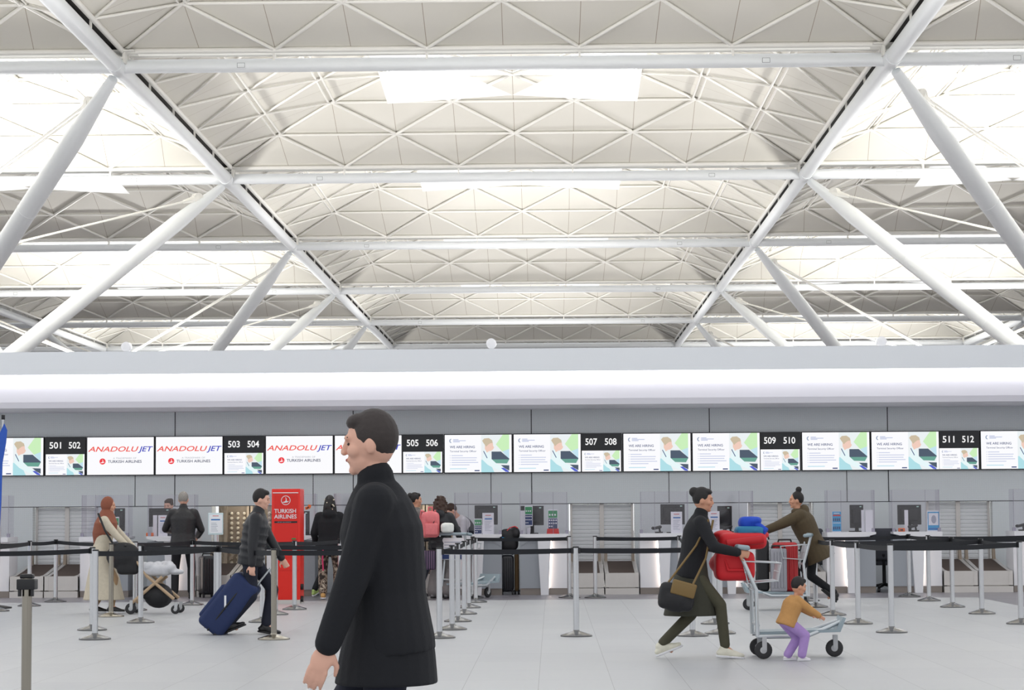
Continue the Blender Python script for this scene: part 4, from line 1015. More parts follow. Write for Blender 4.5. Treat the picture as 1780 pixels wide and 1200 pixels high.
m = MB(); m.rbox((0, 0.0, 0.58), (0.42, 0.4, 0.15), 0.07); [m.ell((0.1 * math.sin(7 * q), -0.18 + 0.04 * q, 0.63 + 0.04 * math.sin(3.1 * q)), (0.13, 0.07, 0.07)) for q in range(11)]; m.ell((0, 0.27, 0.56), (0.18, 0.12, 0.04)); blob(m, 'canopy', M_canopyg, r, 0.014, 4)
m = MB(); m.ell((0, 0.04, 0.24), (0.19, 0.2, 0.17)); m.rbox((0, 0.0, 0.28), (0.34, 0.34, 0.18), 0.06); blob(m, 'storage_bag', M_blackn, r, 0.014, 4)
for s in (-1, 1):
    wheel(r, (s * 0.22, -0.3, 0.075), 0.075, 0.03); wheel(r, (s * 0.2, 0.3, 0.06), 0.06, 0.03)
# ------------------------------------------------------------------ people
SKIN = {'fair': mat('skin_fair', rgb(226, 176, 154), 0.55), 'tan': mat('skin_tan', rgb(206, 152, 124), 0.55), 'brown': mat('skin_brown', rgb(150, 104, 80), 0.55), 'dark': mat('skin_dark', rgb(104, 72, 56), 0.55)}
M_eyew = mat('eye_white', rgb(226, 220, 214), 0.3); M_eye = mat('eye_dark', rgb(40, 32, 30), 0.25); M_lip = mat('lips', rgb(176, 98, 92), 0.5)
def cloth(name, c, rough=0.85, noise=0.12, ns=25, bump=0.25): return mat(name, rgb(*c), rough, noise=noise, nscale=ns, bump=bump)
def ik(S, T, a, b, pole):
    S = Vector(S); T = Vector(T); d = T - S; L = min(d.length, (a + b) * 0.999); u = d.normalized()
    x = (a * a - b * b + L * L) / (2 * L); h = math.sqrt(max(a * a - x * x, 0.0)); p = Vector(pole); p = (p - u * p.dot(u)).normalized()
    return S + u * x + p * h, S + u * L
def hand(mb, W, d, n, s, side, curl=0.35):
    """palm and five bent fingers from the wrist W along d; n = palm normal"""
    d = Vector(d).normalized(); n = (Vector(n) - d * Vector(n).dot(d)).normalized(); w_ = d.cross(n) * side
    pc = W + d * 0.05 * s; rot = Matrix((w_, d, n)).transposed()
    mb.ell(pc, (0.042 * s, 0.052 * s, 0.017 * s), 12, 8, rot)
    for i, (o, L) in enumerate(((-0.031, 0.066), (-0.0105, 0.078), (0.0105, 0.082), (0.031, 0.074))):
        p = pc + d * 0.038 * s + w_ * o * s; a = curl * (0.7 + 0.15 * i)
        for k, f in enumerate((0.45, 0.32, 0.25)):
            q = p + (d * math.cos(a) + n * math.sin(a)) * L * f * s; mb.cap(p, q, (0.0092 - 0.001 * k) * s, (0.0086 - 0.001 * k) * s, 8); p = q; a += curl
    p = pc - d * 0.025 * s + w_ * 0.034 * s
    q = p + (d * 0.6 + w_ * 0.55 + n * 0.3).normalized() * 0.042 * s; mb.cap(p, q, 0.013 * s, 0.011 * s, 8)
    mb.cap(q, q + (d * 0.85 + w_ * 0.1 + n * 0.45).normalized() * 0.034 * s, 0.0105 * s, 0.0085 * s, 8)
def person(lab, x, y, rz, H, skin='fair', lean=0, feet=((-0.1, 0, 0, 0), (0.1, 0, 0, 0)), hands=(None, None), head=(0, 0), pz=0.92, py=0.0,
           top=None, legs=None, shoes=None, hair=None, skirt=None, vox=0.009, curl=0.35, hs=1.0, bulk=1.0, palm=None, z0=0.0):
    """facing +y; feet (x, y, lift, pitch) of the ankles' ground points; hands = wrist targets; all in metres for a 1.72 m figure"""
    s = H / 1.72
    root = empty('person', (x, y, z0), rz, lab, 'person')
    V = lambda *a: Vector(a) * s
    P = V(0, py, pz); ln = math.radians(lean); sp = Vector((0, math.sin(ln), math.cos(ln))); fw = Vector((0, math.cos(ln), -math.sin(ln)))
    N = P + sp * 0.52 * s; ux = Vector((1, 0, 0))
    hl = math.radians(lean * 0.45 + head[1]); hd = Vector((0, math.sin(hl), math.cos(hl)))
    HR = Matrix.Rotation(math.radians(head[0]), 3, 'Z') @ Matrix.Rotation(-hl, 3, 'X')
    Hc = N + hd * (0.045 + 0.115 * hs) * s + fw * 0.01 * s
    sk = SKIN[skin]
    sh = [P + sp * 0.455 * s + ux * 0.175 * sx * s for sx in (-1, 1)]
    hips = [P + ux * 0.092 * sx * s - sp * 0.02 * s for sx in (-1, 1)]
    arms = []
    for i, sx in enumerate((-1, 1)):
        T = hands[i]
        if T is None: T = (sx * 0.235, 0.06 + py + 0.25 * math.sin(ln), 0.86)
        pole = (sx * 0.7, -1, -0.35)
        e, w_ = ik(sh[i], Vector(T) * s, 0.29 * s, 0.255 * s, pole); arms.append((sh[i], e, w_))
    lg = []
    for i, sx in enumerate((-1, 1)):
        f = feet[i]; pt = math.radians(f[3])
        ank = V(f[0], f[1], f[2] + 0.085 * math.cos(pt) + 0.02)
        k, a = ik(hips[i], ank, 0.435 * s, 0.42 * s, (sx * 0.12, 1, 0)); lg.append((hips[i], k, a, pt))
    # --- body
    b = MB(); k = hs * s
    def hp(v): return Hc + HR @ (Vector(v) * k)
    b.ell(Hc + HR @ (Vector((0, -0.008, 0.012)) * k), (0.074 * k, 0.092 * k, 0.105 * k), 18, 12, HR)
    b.ell(hp((0, 0.022, -0.055)), (0.055 * k, 0.064 * k, 0.062 * k), 14, 9, HR)
    b.ell(hp((0, 0.068, -0.092)), (0.024 * k, 0.02 * k, 0.018 * k), 10, 7, HR)
    b.cap(hp((0, 0.084, 0.018)), hp((0, 0.1, -0.02)), 0.0085 * k, 0.012 * k, 8); b.ell(hp((0, 0.097, -0.024)), (0.017 * k, 0.013 * k, 0.01 * k), 8, 6, HR)
    b.cap(hp((-0.04, 0.078, 0.03)), hp((0.04, 0.078, 0.03)), 0.012 * k, None, 8)
    b.cap(hp((-0.02, 0.083, -0.052)), hp((0.02, 0.083, -0.052)), 0.009 * k, None, 8)
    for sx in (-1, 1): b.ell(hp((sx * 0.076, -0.008, -0.01)), (0.012 * k, 0.02 * k, 0.032 * k), 8, 7, HR); b.ell(hp((sx * 0.04, 0.055, -0.02)), (0.026 * k, 0.03 * k, 0.028 * k), 8, 7, HR)
    b.cap(N - sp * 0.04 * s, Hc - hd * 0.05 * k, 0.056 * s, 0.05 * s, 12)
    def torso(m, g, zs=((-0.1, .15, .105), (0.0, .168, .115), (0.12, .142, .1), (0.24, .155, .112), (0.36, .172, .118), (0.45, .155, .095), (0.5, .085, .07), (0.53, .06, .058)), add=0.0):
        m.loft([(P + sp * z * s, (rx + add) * g * s, (ry + add) * g * s, ux, fw) for z, rx, ry in zs], 20)
    torso(b, 0.86)
    for i, (S, e, w_) in enumerate(arms):
        sx = (-1, 1)[i]
        b.cap(S, e, 0.042 * s, 0.036 * s); b.cap(e, w_, 0.035 * s, 0.025 * s)
        d = (w_ - e).normalized(); n = palm[i] if palm and palm[i] else (-sx, 0.1, -0.1)
        hand(b, w_, d, n, s, 1 if i == 0 else -1, curl)
    for hpt, kn, an, pt in lg: b.cap(hpt, kn, 0.068 * s, 0.045 * s); b.cap(kn, an, 0.045 * s, 0.032 * s); b.cap(an, an + Vector((0, 0.1, -0.06)) * s, 0.03 * s, 0.022 * s)
    blob(b, 'body', sk, root, vox, 3)
    for sx in (-1, 1):
        m = MB(); m.ell(hp((sx * 0.031, 0.0745, 0.006)), (0.0115 * k, 0.0065 * k, 0.0055 * k), 10, 7, HR); m.build('eye', M_eye, root)
    m = MB(); m.cap(hp((-0.019, 0.087, -0.052)), hp((0.019, 0.087, -0.052)), 0.0062 * k, None, 8); m.build('lips', M_lip, root)
    # --- legs
    if legs:
        m = MB(); r0, r1, r2 = legs.get('r', (0.088, 0.062, 0.05)); g = legs.get('end', 1.0)
        m.ell(P - sp * 0.03 * s, (0.165 * s, 0.12 * s, 0.13 * s), 18, 10)
        for hpt, kn, an, pt in lg:
            m.cap(hpt, kn, r0 * s, r1 * s, 14); e = kn.lerp(an, 0.93 * g); m.cap(kn, e, r1 * s, r2 * s, 14)
        blob(m, 'trousers', legs['m'], root, vox + 0.001, 4)
    # --- shoes
    if shoes:
        for i, (hpt, kn, an, pt) in enumerate(lg):
            R = Matrix.Rotation(-pt, 3, 'X'); o = an - Vector((0, 0, 0.085 * s))
            base = an + R @ Vector((0, 0, -0.085 * s))
            def q(a, bb, c): return an + R @ (Vector((a, bb, c - 0.085)) * s)
            m = MB()
            m.cap(q(0, -0.02, 0.075), q(0, 0.0, 0.05), 0.042 * s, 0.046 * s); m.ell(q(0, -0.03, 0.035), (0.042 * s, 0.06 * s, 0.036 * s), 12, 8, R)
            m.cap(q(0, 0.02, 0.048), q(0, 0.14, 0.022), 0.044 * s, 0.026 * s); m.ell(q(0.0, 0.13, 0.022), (0.047 * s, 0.065 * s, 0.026 * s), 12, 8, R); m.ell(q(0, 0.06, 0.02), (0.04 * s, 0.1 * s, 0.02 * s), 12, 8, R)
            o = blob(m, 'shoe', shoes['m'], root, vox, 3)
            m = MB(); m.loft([(q(0, -0.002, -0.012), 0.046 * s, 0.09 * s, R @ Vector((1, 0, 0)), R @ Vector((0, 1, 0))), (q(0, -0.002, 0.012), 0.048 * s, 0.092 * s, R @ Vector((1, 0, 0)), R @ Vector((0, 1, 0)))], 14)
            m.loft([(q(0, 0.11, -0.012), 0.047 * s, 0.087 * s, R @ Vector((1, 0, 0)), R @ Vector((0, 1, 0))), (q(0, 0.11, 0.01), 0.049 * s, 0.09 * s, R @ Vector((1, 0, 0)), R @ Vector((0, 1, 0)))], 14); blob(m, 'sole', shoes.get('sole', M_blackp), o, vox, 1).parent = o
    # --- top
    if top:
        m = MB(); g = top.get('g', 1.08) * bulk; hem = top.get('hem', 0.12)
        zs = [(-hem, .172 + top.get('flare', 0), .125 + top.get('flare', 0)), (-hem * 0.5, .174 + top.get('flare', 0) * .5, .126 + top.get('flare', 0) * .5), (0.0, .17, .122), (0.12, .156, .114), (0.24, .165, .122), (0.36, .178, .126), (0.45, .158, .102), (0.505, .09, .078), (0.53, .068, .064)]
        torso(m, g, zs)
        slv = top.get('sleeve', 0.97)
        for i, (S, e, w_) in enumerate(arms):
            m.cap(S + ux * (-1, 1)[i] * -0.03 * s, S.lerp(e, 0.2), 0.066 * g * s, 0.06 * g * s); m.cap(S, e, 0.06 * g * s, 0.05 * g * s)
            if slv > 0.5: m.cap(e, e.lerp(w_, (slv - 0.5) * 2), 0.05 * g * s, 0.04 * g * s)
        for ex in top.get('extra', []): m.loft([(P + Vector(c) * s, rx * s, ry * s) for c, rx, ry in ex], 20)
        if top.get('puff'):
            for z in (0.0, 0.09, 0.18, 0.27, 0.36): m.loft([(P + sp * (z - 0.03) * s, 0.165 * g * s, 0.118 * g * s, ux, fw), (P + sp * z * s, 0.182 * g * s, 0.135 * g * s, ux, fw), (P + sp * (z + 0.03) * s, 0.165 * g * s, 0.118 * g * s, ux, fw)], 20)
        if top.get('hood'): m.ell(N - fw * 0.09 * s - sp * 0.03 * s, (0.12 * s, 0.075 * s, 0.09 * s)); m.ell(N - sp * 0.0 * s, (0.1 * s, 0.095 * s, 0.05 * s))
        if top.get('collar'): m.cap(N - sp * 0.03 * s, N + sp * 0.035 * s, 0.075 * s, 0.07 * s)
        blob(m, top.get('name', 'jacket'), top['m'], root, vox + 0.001, 9)
    if skirt:
        m = MB(); m.loft([(P + Vector(c) * s, rx * s, ry * s) for c, rx, ry in skirt['secs']], 24); blob(m, skirt.get('name', 'skirt'), skirt['m'], root, vox + 0.001, 4)
    # --- hair
    if hair:
        m = MB(); t = hair['t']; hm_ = hair['m']; nm = 'hair'
        if t in ('short', 'bun', 'long', 'dreads', 'curly'):
            m.ell(hp((0, -0.022, 0.03)), (0.083 * k, 0.092 * k, 0.102 * k), 18, 12, HR); m.ell(hp((0, 0.03, 0.085)), (0.06 * k, 0.05 * k, 0.035 * k), 12, 8, HR)
        if t == 'bun': m.ell(hp((0, -0.1, 0.07)), (0.05 * k, 0.05 * k, 0.05 * k))
        if t == 'topbun': m.ell(hp((0, -0.022, 0.03)), (0.083 * k, 0.092 * k, 0.102 * k), 18, 12, HR); m.ell(hp((0, -0.045, 0.15)), (0.045 * k, 0.045 * k, 0.045 * k))
        if t in ('long', 'curly'):
            w1 = 1.25 if t == 'curly' else 1.0; L = hair.get('L', 0.26)
            m.loft([(hp((0, -0.03, 0.03)), 0.086 * k * w1, 0.085 * k * w1), (hp((0, -0.055, -0.08)), 0.092 * k * w1, 0.066 * k * w1), (hp((0, -0.075, -0.17)), 0.09 * k * w1, 0.055 * k * w1), (hp((0, -0.085, -L)), 0.06 * k * w1, 0.035 * k)], 16)
        if t == 'curly':
            rnd = random.Random(4)
            for _ in range(70):
                a = rnd.uniform(0, 2 * PI); z = rnd.uniform(-0.22, 0.11); rr = 0.105 if z < 0.04 else 0.085
                if math.sin(a) > 0.35 and z < 0.08: continue
                m.ell(hp((rr * math.cos(a), -0.03 + rr * math.sin(a), z)), (0.024 * k,) * 3, 8, 6)
        if t == 'dreads':
            rnd = random.Random(2)
            for j in range(34):
                a = rnd.uniform(PI * 0.85, PI * 2.15); p0_ = hp((0.07 * math.cos(a), -0.03 + 0.075 * math.sin(a), 0.05)); 
                p1_ = hp((0.1 * math.cos(a), -0.04 + 0.1 * math.sin(a), -0.08)); p2_ = p1_ + Vector((rnd.uniform(-0.03, 0.03), rnd.uniform(-0.03, 0.0), -rnd.uniform(0.08, 0.26))) * s
                m.cap(p0_, p1_, 0.013 * s, 0.012 * s, 7); m.cap(p1_, p2_, 0.012 * s, 0.009 * s, 7)
        if t == 'bald':
            m.ell(hp((0, -0.04, -0.02)), (0.08 * k, 0.065 * k, 0.045 * k), 16, 10, HR)
        if t == 'hijab':
            nm = 'headscarf'
            m.ell(hp((0, -0.024, 0.018)), (0.098 * k, 0.1 * k, 0.12 * k), 18, 12, HR); m.ell(hp((0, 0.012, -0.1)), (0.08 * k, 0.075 * k, 0.05 * k), 16, 9, HR)
            m.loft([(N + Vector((0, 0.0, 0.09)) * s, 0.085 * s, 0.085 * s), (N + Vector((0, 0.0, 0.0)) * s, 0.14 * s, 0.125 * s), (N + Vector((0, -0.01, -0.1)) * s, 0.225 * s, 0.17 * s), (N + Vector((0, -0.035, -0.25)) * s, 0.2 * s, 0.175 * s), (N + Vector((0, -0.1, -0.42)) * s, 0.1 * s, 0.09 * s)], 22)
        blob(m, nm, hm_, root, 0.008 if vox > 0.007 else 0.006, 2)
        if t == 'dreads':
            m = MB(); rnd = random.Random(6)
            for j in range(9): m.ell(hp((rnd.uniform(-0.11, 0.11), -0.125 - 0.01 * rnd.random(), rnd.uniform(-0.24, 0.1))), (0.011 * s,) * 3, 8, 6)
            m.build('beads', mat('bead', rgb(225, 215, 195), 0.4), root)
        if t != 'hijab':
            for sx in (-1, 1):
                m = MB(); m.cap(hp((sx * 0.017, 0.0865, 0.03)), hp((sx * 0.046, 0.076, 0.031)), 0.004 * k, None, 7); m.build('eyebrow', hm_, root)
    root['_s'] = s
    return root, dict(P=P, N=N, sp=sp, fw=fw, sh=sh, arms=arms, s=s, lg=lg, Hc=Hc)

HB = cloth('hair_black', (24, 20, 20), 0.6, 0.2, 60); HBR = cloth('hair_brown', (62, 42, 32), 0.6, 0.25, 60); HG = cloth('hair_grey', (150, 146, 140), 0.7, 0.25, 60)
T_black = cloth('black_cloth', (22, 23, 28)); T_blackl = mat('black_leather', rgb(26, 25, 28), 0.4, noise=0.2, nscale=30, bump=0.5)
T_navy = cloth('navy_cloth', (30, 34, 52)); T_cream = cloth('cream_coat', (206, 196, 176)); T_brown = cloth('brown_scarf', (142, 84, 64)); T_olive = cloth('olive_cloth', (74, 72, 56)); T_olived = cloth('dark_olive_cloth', (58, 58, 48))
T_olivej = cloth('olive_brown_jacket', (80, 68, 48)); T_grey = cloth('grey_marl', (118, 114, 112)); T_greyt = cloth('grey_trousers', (120, 116, 116)); T_tan = cloth('tan_jumper', (190, 142, 86)); T_lilac = cloth('lilac_trousers', (170, 140, 200))
T_coat = cloth('black_wool_coat', (20, 22, 28), 0.9, 0.12, 60, 0.15); T_dnavy = cloth('dark_navy_trousers', (24, 28, 44)); T_pink = cloth('pink_nylon', (222, 118, 122), 0.6); T_wshirt = cloth('white_shirt', (232, 230, 232))
T_wshoe = cloth('cream_shoe', (225, 222, 205), 0.6); T_bshoe = cloth('black_shoe', (26, 26, 28), 0.4); T_puff = cloth('black_puffer', (24, 26, 32), 0.5, 0.15, 20, 0.3)
def camo():
    m = bpy.data.materials.new('camouflage'); m.use_nodes = True; nt = m.node_tree; b = nt.nodes['Principled BSDF']
    tc = nt.nodes.new('ShaderNodeTexCoord'); nz = nt.nodes.new('ShaderNodeTexNoise'); nz.inputs['Scale'].default_value = 15; nz.inputs['Detail'].default_value = 1.5
    cr = nt.nodes.new('ShaderNodeValToRGB'); cr.color_ramp.interpolation = 'CONSTANT'
    e = cr.color_ramp.elements; e[0].position = 0; e[0].color = (*rgb(52, 44, 40), 1); e[1].position = 0.46; e[1].color = (*rgb(112, 96, 84), 1)
    for p, c in ((0.52, (160, 146, 130)), (0.6, (84, 72, 64)), (0.66, (190, 178, 160))): q = e.new(p); q.color = (*rgb(*c), 1)
    nt.links.new(tc.outputs['Object'], nz.inputs['Vector']); nt.links.new(nz.outputs[0], cr.inputs[0]); nt.links.new(cr.outputs[0], b.inputs['Base Color']); b.inputs['Roughness'].default_value = 0.9
    return m
M_camo = camo()
RIGHT, LEFT = -PI / 2, PI / 2

# woman in brown headscarf and cream coat, walking to the right behind a pushchair
g = at(177, 1063, 31.1)
r, K = person('woman in a brown headscarf and long cream coat pushing the pushchair', g.x, 31.1, RIGHT, 1.58, 'tan', lean=7, feet=((-0.08, -0.12, 0.0, 0), (0.08, 0.17, 0.0, 0)), hands=((-0.2, 0.46, 0.94), (0.2, 0.46, 0.94)), head=(0, 4),
    top=dict(m=T_cream, g=1.12, hem=0.1, name='coat'), legs=dict(m=cloth('tan_leggings', (170, 140, 106)), r=(0.07, 0.05, 0.04)), shoes=dict(m=T_bshoe, sole=M_white), hair=dict(t='hijab', m=T_brown),
    skirt=dict(m=T_cream, name='coat_skirt', secs=[((0, 0.0, 0.1), .165, .13), ((0, 0.0, -0.1), .19, .16), ((0, 0.02, -0.4), .215, .24), ((0, 0.03, -0.72), .235, .31)]))
# dark shoulder bag of that woman
b = empty('shoulder_bag', (g.x + 0.22, 30.85, 0.58), 0, 'black shoulder bag hanging at the front of the cream coat', 'bag')
m = MB(); m.ell((0.12, 0, 0.2), (0.24, 0.1, 0.19)); m.rbox((0.18, 0, 0.08), (0.3, 0.16, 0.26), 0.06); blob(m, 'bag_body', M_blackn, b, 0.012, 4)
m = MB(); m.path([(0.02, -0.02, 0.3), (-0.12, -0.08, 0.55), (-0.22, -0.05, 0.78)], 0.014); m.build('strap', M_blackp, b)

# grey haired man at the desk
g = at(318, 1036.5, 36.25)
person('grey haired man in a black leather jacket standing with his back to us', g.x, 36.25, 0.12, 1.70, 'fair', lean=5, feet=((-0.13, 0, 0, 0), (0.13, 0.02, 0, 0)), hands=((-0.2, 0.36, 1.08), (0.22, 0.3, 1.0)), head=(-12, 6),
    top=dict(m=T_blackl, g=1.17, hem=0.1, collar=True), legs=dict(m=T_black, r=(0.092, 0.068, 0.06)), shoes=dict(m=T_bshoe), hair=dict(t='short', m=HG), bulk=1.04)
p = at(296, 880, 38.15)
person('clerk with dark tied hair behind the desk, facing the grey haired man', p.x, 38.15, PI - 0.3, 1.60, 'fair', lean=3, head=(0, 10), top=dict(m=T_navy, g=1.08), legs=dict(m=T_navy), shoes=dict(m=T_bshoe), hair=dict(t='bun', m=HBR))

# man with the blue suitcase
g = fl(452, 1097)
hL = HANDLE
def loc(wx, wy, wz, gx, gy, rz, H):
    d = Vector((wx - gx, wy - gy, 0)); c, s_ = math.cos(-rz), math.sin(-rz); k = 1.72 / H
    return (k * (d.x * c - d.y * s_), k * (d.x * s_ + d.y * c), k * wz)
YM_ = 25.35
tgt = loc(hL.x, YM_ + 0.0, hL.z, g.x, YM_ + 0.22, RIGHT, 1.62)
person('man in a black puffer jacket striding right, pulling the navy suitcase', g.x, YM_ + 0.12, RIGHT, 1.64, 'fair', lean=9, pz=0.9, feet=((-0.09, 0.16, 0.0, 8), (0.09, -0.26, 0.03, -22)), hands=((-0.22, 0.34, 0.86), (0.24, 0.04, 0.8)), head=(0, 6),
    top=dict(m=T_puff, g=1.2, hem=0.1, puff=True, collar=True), legs=dict(m=T_dnavy, r=(0.095, 0.072, 0.062)), shoes=dict(m=T_bshoe), hair=dict(t='short', m=HB), curl=0.8)

# travellers at the middle desks
g = at(573, 1038, 35.75)
r, K = person('person with long dark braids, black jacket and camouflage trousers seen from behind', g.x, g.y, 0.05, 1.62, 'dark', feet=((-0.11, 0, 0, 0), (0.13, 0.05, 0, 0)), hands=((-0.23, 0.2, 0.92), (0.24, 0.22, 0.95)), head=(5, 8),
    top=dict(m=T_black, g=1.22, hem=0.16, hood=True), legs=dict(m=M_camo, r=(0.1, 0.082, 0.074)), shoes=dict(m=cloth('tan_white_shoe', (205, 160, 100)), sole=M_white), hair=dict(t='dreads', m=HB))
m = MB(); s = K['s']; q = K['P'] + Vector((-0.1, -0.13, -0.08)) * s
m.path([q, q + Vector((-0.01, -0.01, -0.16)), q + Vector((0.0, 0.0, -0.34))], 0.012); m.build('ribbon', mat('pink_ribbon', rgb(214, 60, 110), 0.6), r)
g = at(572, 1031, 36.75)
person('person in black with neon green trainers, mostly hidden behind the camouflage trousers', g.x, 36.75, -0.5, 1.45, 'fair', feet=((-0.3, -0.06, 0.03, -20), (0.12, 0.05, 0, 0)), hands=((-0.1, 0.3, 1.02), (0.1, 0.3, 1.02)), top=dict(m=T_black, g=1.1), legs=dict(m=T_black, r=(0.085, 0.065, 0.058)), shoes=dict(m=cloth('neon_trainer', (180, 205, 120), 0.6), sole=M_white), hair=dict(t='short', m=HB))
g = at(617, 1037, 36.0)
person('dark haired woman in a black coat and trousers leaning on the desk', g.x, 36.0, -0.1, 1.53, 'fair', lean=6, feet=((-0.1, 0, 0, 0), (0.1, -0.03, 0, 0)), hands=((-0.2, 0.3, 1.0), (0.26, 0.3, 1.1)), head=(-10, 8), top=dict(m=T_black, g=1.2, hem=0.28, hood=True), legs=dict(m=T_black, r=(0.09, 0.068, 0.058)), shoes=dict(m=T_bshoe), hair=dict(t='long', m=HBR, L=0.2))
p = at(623, 880, 38.15)
r, K = person('bald clerk in a navy jacket looking down behind the desk', p.x, 38.15, PI, 1.63, 'fair', lean=6, head=(0, 18), top=dict(m=T_navy, g=1.14), legs=dict(m=T_navy), shoes=dict(m=T_bshoe), hair=dict(t='bald', m=HBR))
m = MB(); N = K['N']; s = K['s']; m.path([N + Vector((-0.07, 0.02, 0.0)), N + Vector((-0.035, 0.125, -0.12)), N + Vector((-0.01, 0.16, -0.28))], 0.012); m.path([N + Vector((0.07, 0.02, 0.0)), N + Vector((0.035, 0.125, -0.12)), N + Vector((0.01, 0.16, -0.28))], 0.012); m.build('lanyard', M_white, r)
g = at(722, 1030, 36.5)
person('woman in a grey hooded jumper, dark hair tied back, glancing to the right', g.x, 36.5, -0.95, 1.66, 'tan', head=(-20, 2), top=dict(m=T_grey, g=1.12, hem=0.14, hood=True), legs=dict(m=T_dnavy), shoes=dict(m=T_bshoe), hair=dict(t='bun', m=HB), hands=((-0.18, 0.25, 1.02), (0.2, 0.28, 1.04)))
g = at(765, 1035, 35.75)
r, K = person('woman with curly brown hair, black puffer gilet and wide grey trousers', g.x, 35.75, -0.35, 1.60, 'fair', head=(-8, 6), lean=4, feet=((-0.12, 0, 0, 0), (0.12, 0.02, 0, 0)), hands=((-0.2, 0.3, 1.0), (0.24, 0.3, 1.0)),
    top=dict(m=T_puff, g=1.2, hem=0.1, puff=True, hood=True), legs=dict(m=T_greyt, r=(0.11, 0.105, 0.115)), shoes=dict(m=cloth('grey_shoe', (130, 128, 130))), hair=dict(t='curly', m=HBR))
s = K['s']
bp = at(748, 935, 35.5); b = empty('backpack', (bp.x, 35.52, bp.z), 0.25, 'salmon pink backpack carried on the back of the curly haired woman', 'backpack')
m = MB(); m.rbox((0, 0, 0.2), (0.29, 0.15, 0.4), 0.07, seg=4); m.ell((0, -0.03, 0.3), (0.12, 0.08, 0.12)); blob(m, 'main_pocket', T_pink, b, 0.01, 4)
m = MB(); m.rbox((0, -0.085, 0.13), (0.21, 0.07, 0.19), 0.03); m.build('front_pocket', T_pink, b)
m = MB(); m.path([(-0.03, 0.0, 0.39), (-0.03, -0.01, 0.47), (0.03, -0.01, 0.47), (0.03, 0.0, 0.39)], 0.012); m.build('grab_loop', T_pink, b)
for sx in (-1, 1): m = MB(); m.path([(sx * 0.09, 0.06, 0.4), (sx * 0.11, 0.16, 0.42), (sx * 0.12, 0.2, 0.3), (sx * 0.13, 0.08, 0.05)], 0.016); m.build('strap', T_pink, b)
m = MB(); m.path([(0.06, -0.085, 0.3), (0.02, -0.1, 0.2), (0.06, -0.09, 0.06)], 0.006); m.build('zip', M_blackp, b)
bp = at(741, 990, 35.6); b = empty('shopping_bag', (bp.x, 35.6, bp.z), 0, 'dark purple striped bag hanging beside the curly haired woman', 'bag')
M_strip = bpy.data.materials.new('purple_stripes'); M_strip.use_nodes = True
_nt = M_strip.node_tree; _w = _nt.nodes.new('ShaderNodeTexWave'); _w.inputs['Scale'].default_value = 9; _c = _nt.nodes.new('ShaderNodeMix'); _c.data_type = 'RGBA'; _t = _nt.nodes.new('ShaderNodeTexCoord')
_c.inputs[6].default_value = (*rgb(42, 34, 58), 1); _c.inputs[7].default_value = (*rgb(130, 96, 132), 1); _nt.links.new(_t.outputs['Object'], _w.inputs['Vector']); _pw = _nt.nodes.new('ShaderNodeMath'); _pw.operation = 'POWER'; _pw.inputs[1].default_value = 5
_nt.links.new(_w.outputs['Fac'], _pw.inputs[0]); _nt.links.new(_pw.outputs[0], _c.inputs[0]); _nt.links.new(_c.outputs[2], _nt.nodes['Principled BSDF'].inputs['Base Color'])
m = MB(); m.rbox((0, 0, 0.14), (0.3, 0.12, 0.3), 0.03); m.build('bag_body', M_strip, b); m = MB(); m.path([(-0.08, 0, 0.28), (-0.05, 0, 0.46), (0.05, 0, 0.46), (0.08, 0, 0.28)], 0.01); m.build('handle', M_blackp, b)
p = at(822, 900, 38.0)
person('clerk in white shirt and navy waistcoat bending over the desk to the left', p.x + 0.0, 38.05, LEFT + 0.35, 1.66, 'fair', lean=38, pz=0.9, py=-0.05, feet=((-0.1, -0.05, 0, 0), (0.1, -0.05, 0, 0)), hands=((-0.02, 0.42, 1.04), (0.24, 0.28, 1.06)), head=(0, 25), top=dict(m=T_wshirt, g=1.06, sleeve=0.46, name='shirt'), legs=dict(m=T_navy), shoes=dict(m=T_bshoe), hair=dict(t='short', m=HBR), skirt=None)
c_ = C.objects[-1]
pr = [o for o in C.objects if o.name.startswith('person')][-1]
m = MB(); ln = math.radians(38); sp = Vector((0, math.sin(ln), math.cos(ln))); fw = Vector((0, math.cos(ln), -math.sin(ln))); s = 1.66 / 1.72; P = Vector((0, -0.05, 0.9)) * s
m.loft([(P + sp * z * s, rx * s, ry * s, Vector((1, 0, 0)), fw) for z, rx, ry in ((-0.06, .186, .138), (0.1, .174, .13), (0.24, .182, .138), (0.36, .18, .142), (0.44, .13, .118), (0.49, .07, .085))], 20); blob(m, 'waistcoat', T_navy, pr, 0.01, 4)

# man in a long black coat walking to the left, close to the viewer
p = at(680, 887, 8.5)
r, K = person('man in a long black coat walking left, much closer than everyone else', p.x, 8.5, LEFT, 1.725, 'fair', lean=6, pz=0.91, feet=((-0.09, -0.22, 0.03, -20), (0.09, 0.2, 0.0, 8)), hands=((-0.24, 0.22, 0.84), (0.25, 0.0, 0.86)), head=(0, 3),
    top=dict(m=T_coat, g=1.24, hem=0.1, collar=True, name='coat'), legs=dict(m=T_dnavy, r=(0.09, 0.068, 0.058)), shoes=dict(m=T_bshoe), hair=dict(t='short', m=cloth('hair_dark', (52, 44, 42), 0.6, 0.2, 60)), vox=0.006, curl=0.3,
    skirt=dict(m=T_coat, name='coat_skirt', secs=[((0, 0.02, 0.18), .18, .14), ((0, 0.01, 0.0), .2, .16), ((0, 0.015, -0.1), .21, .178), ((0, 0.02, -0.21), .215, .192)]))

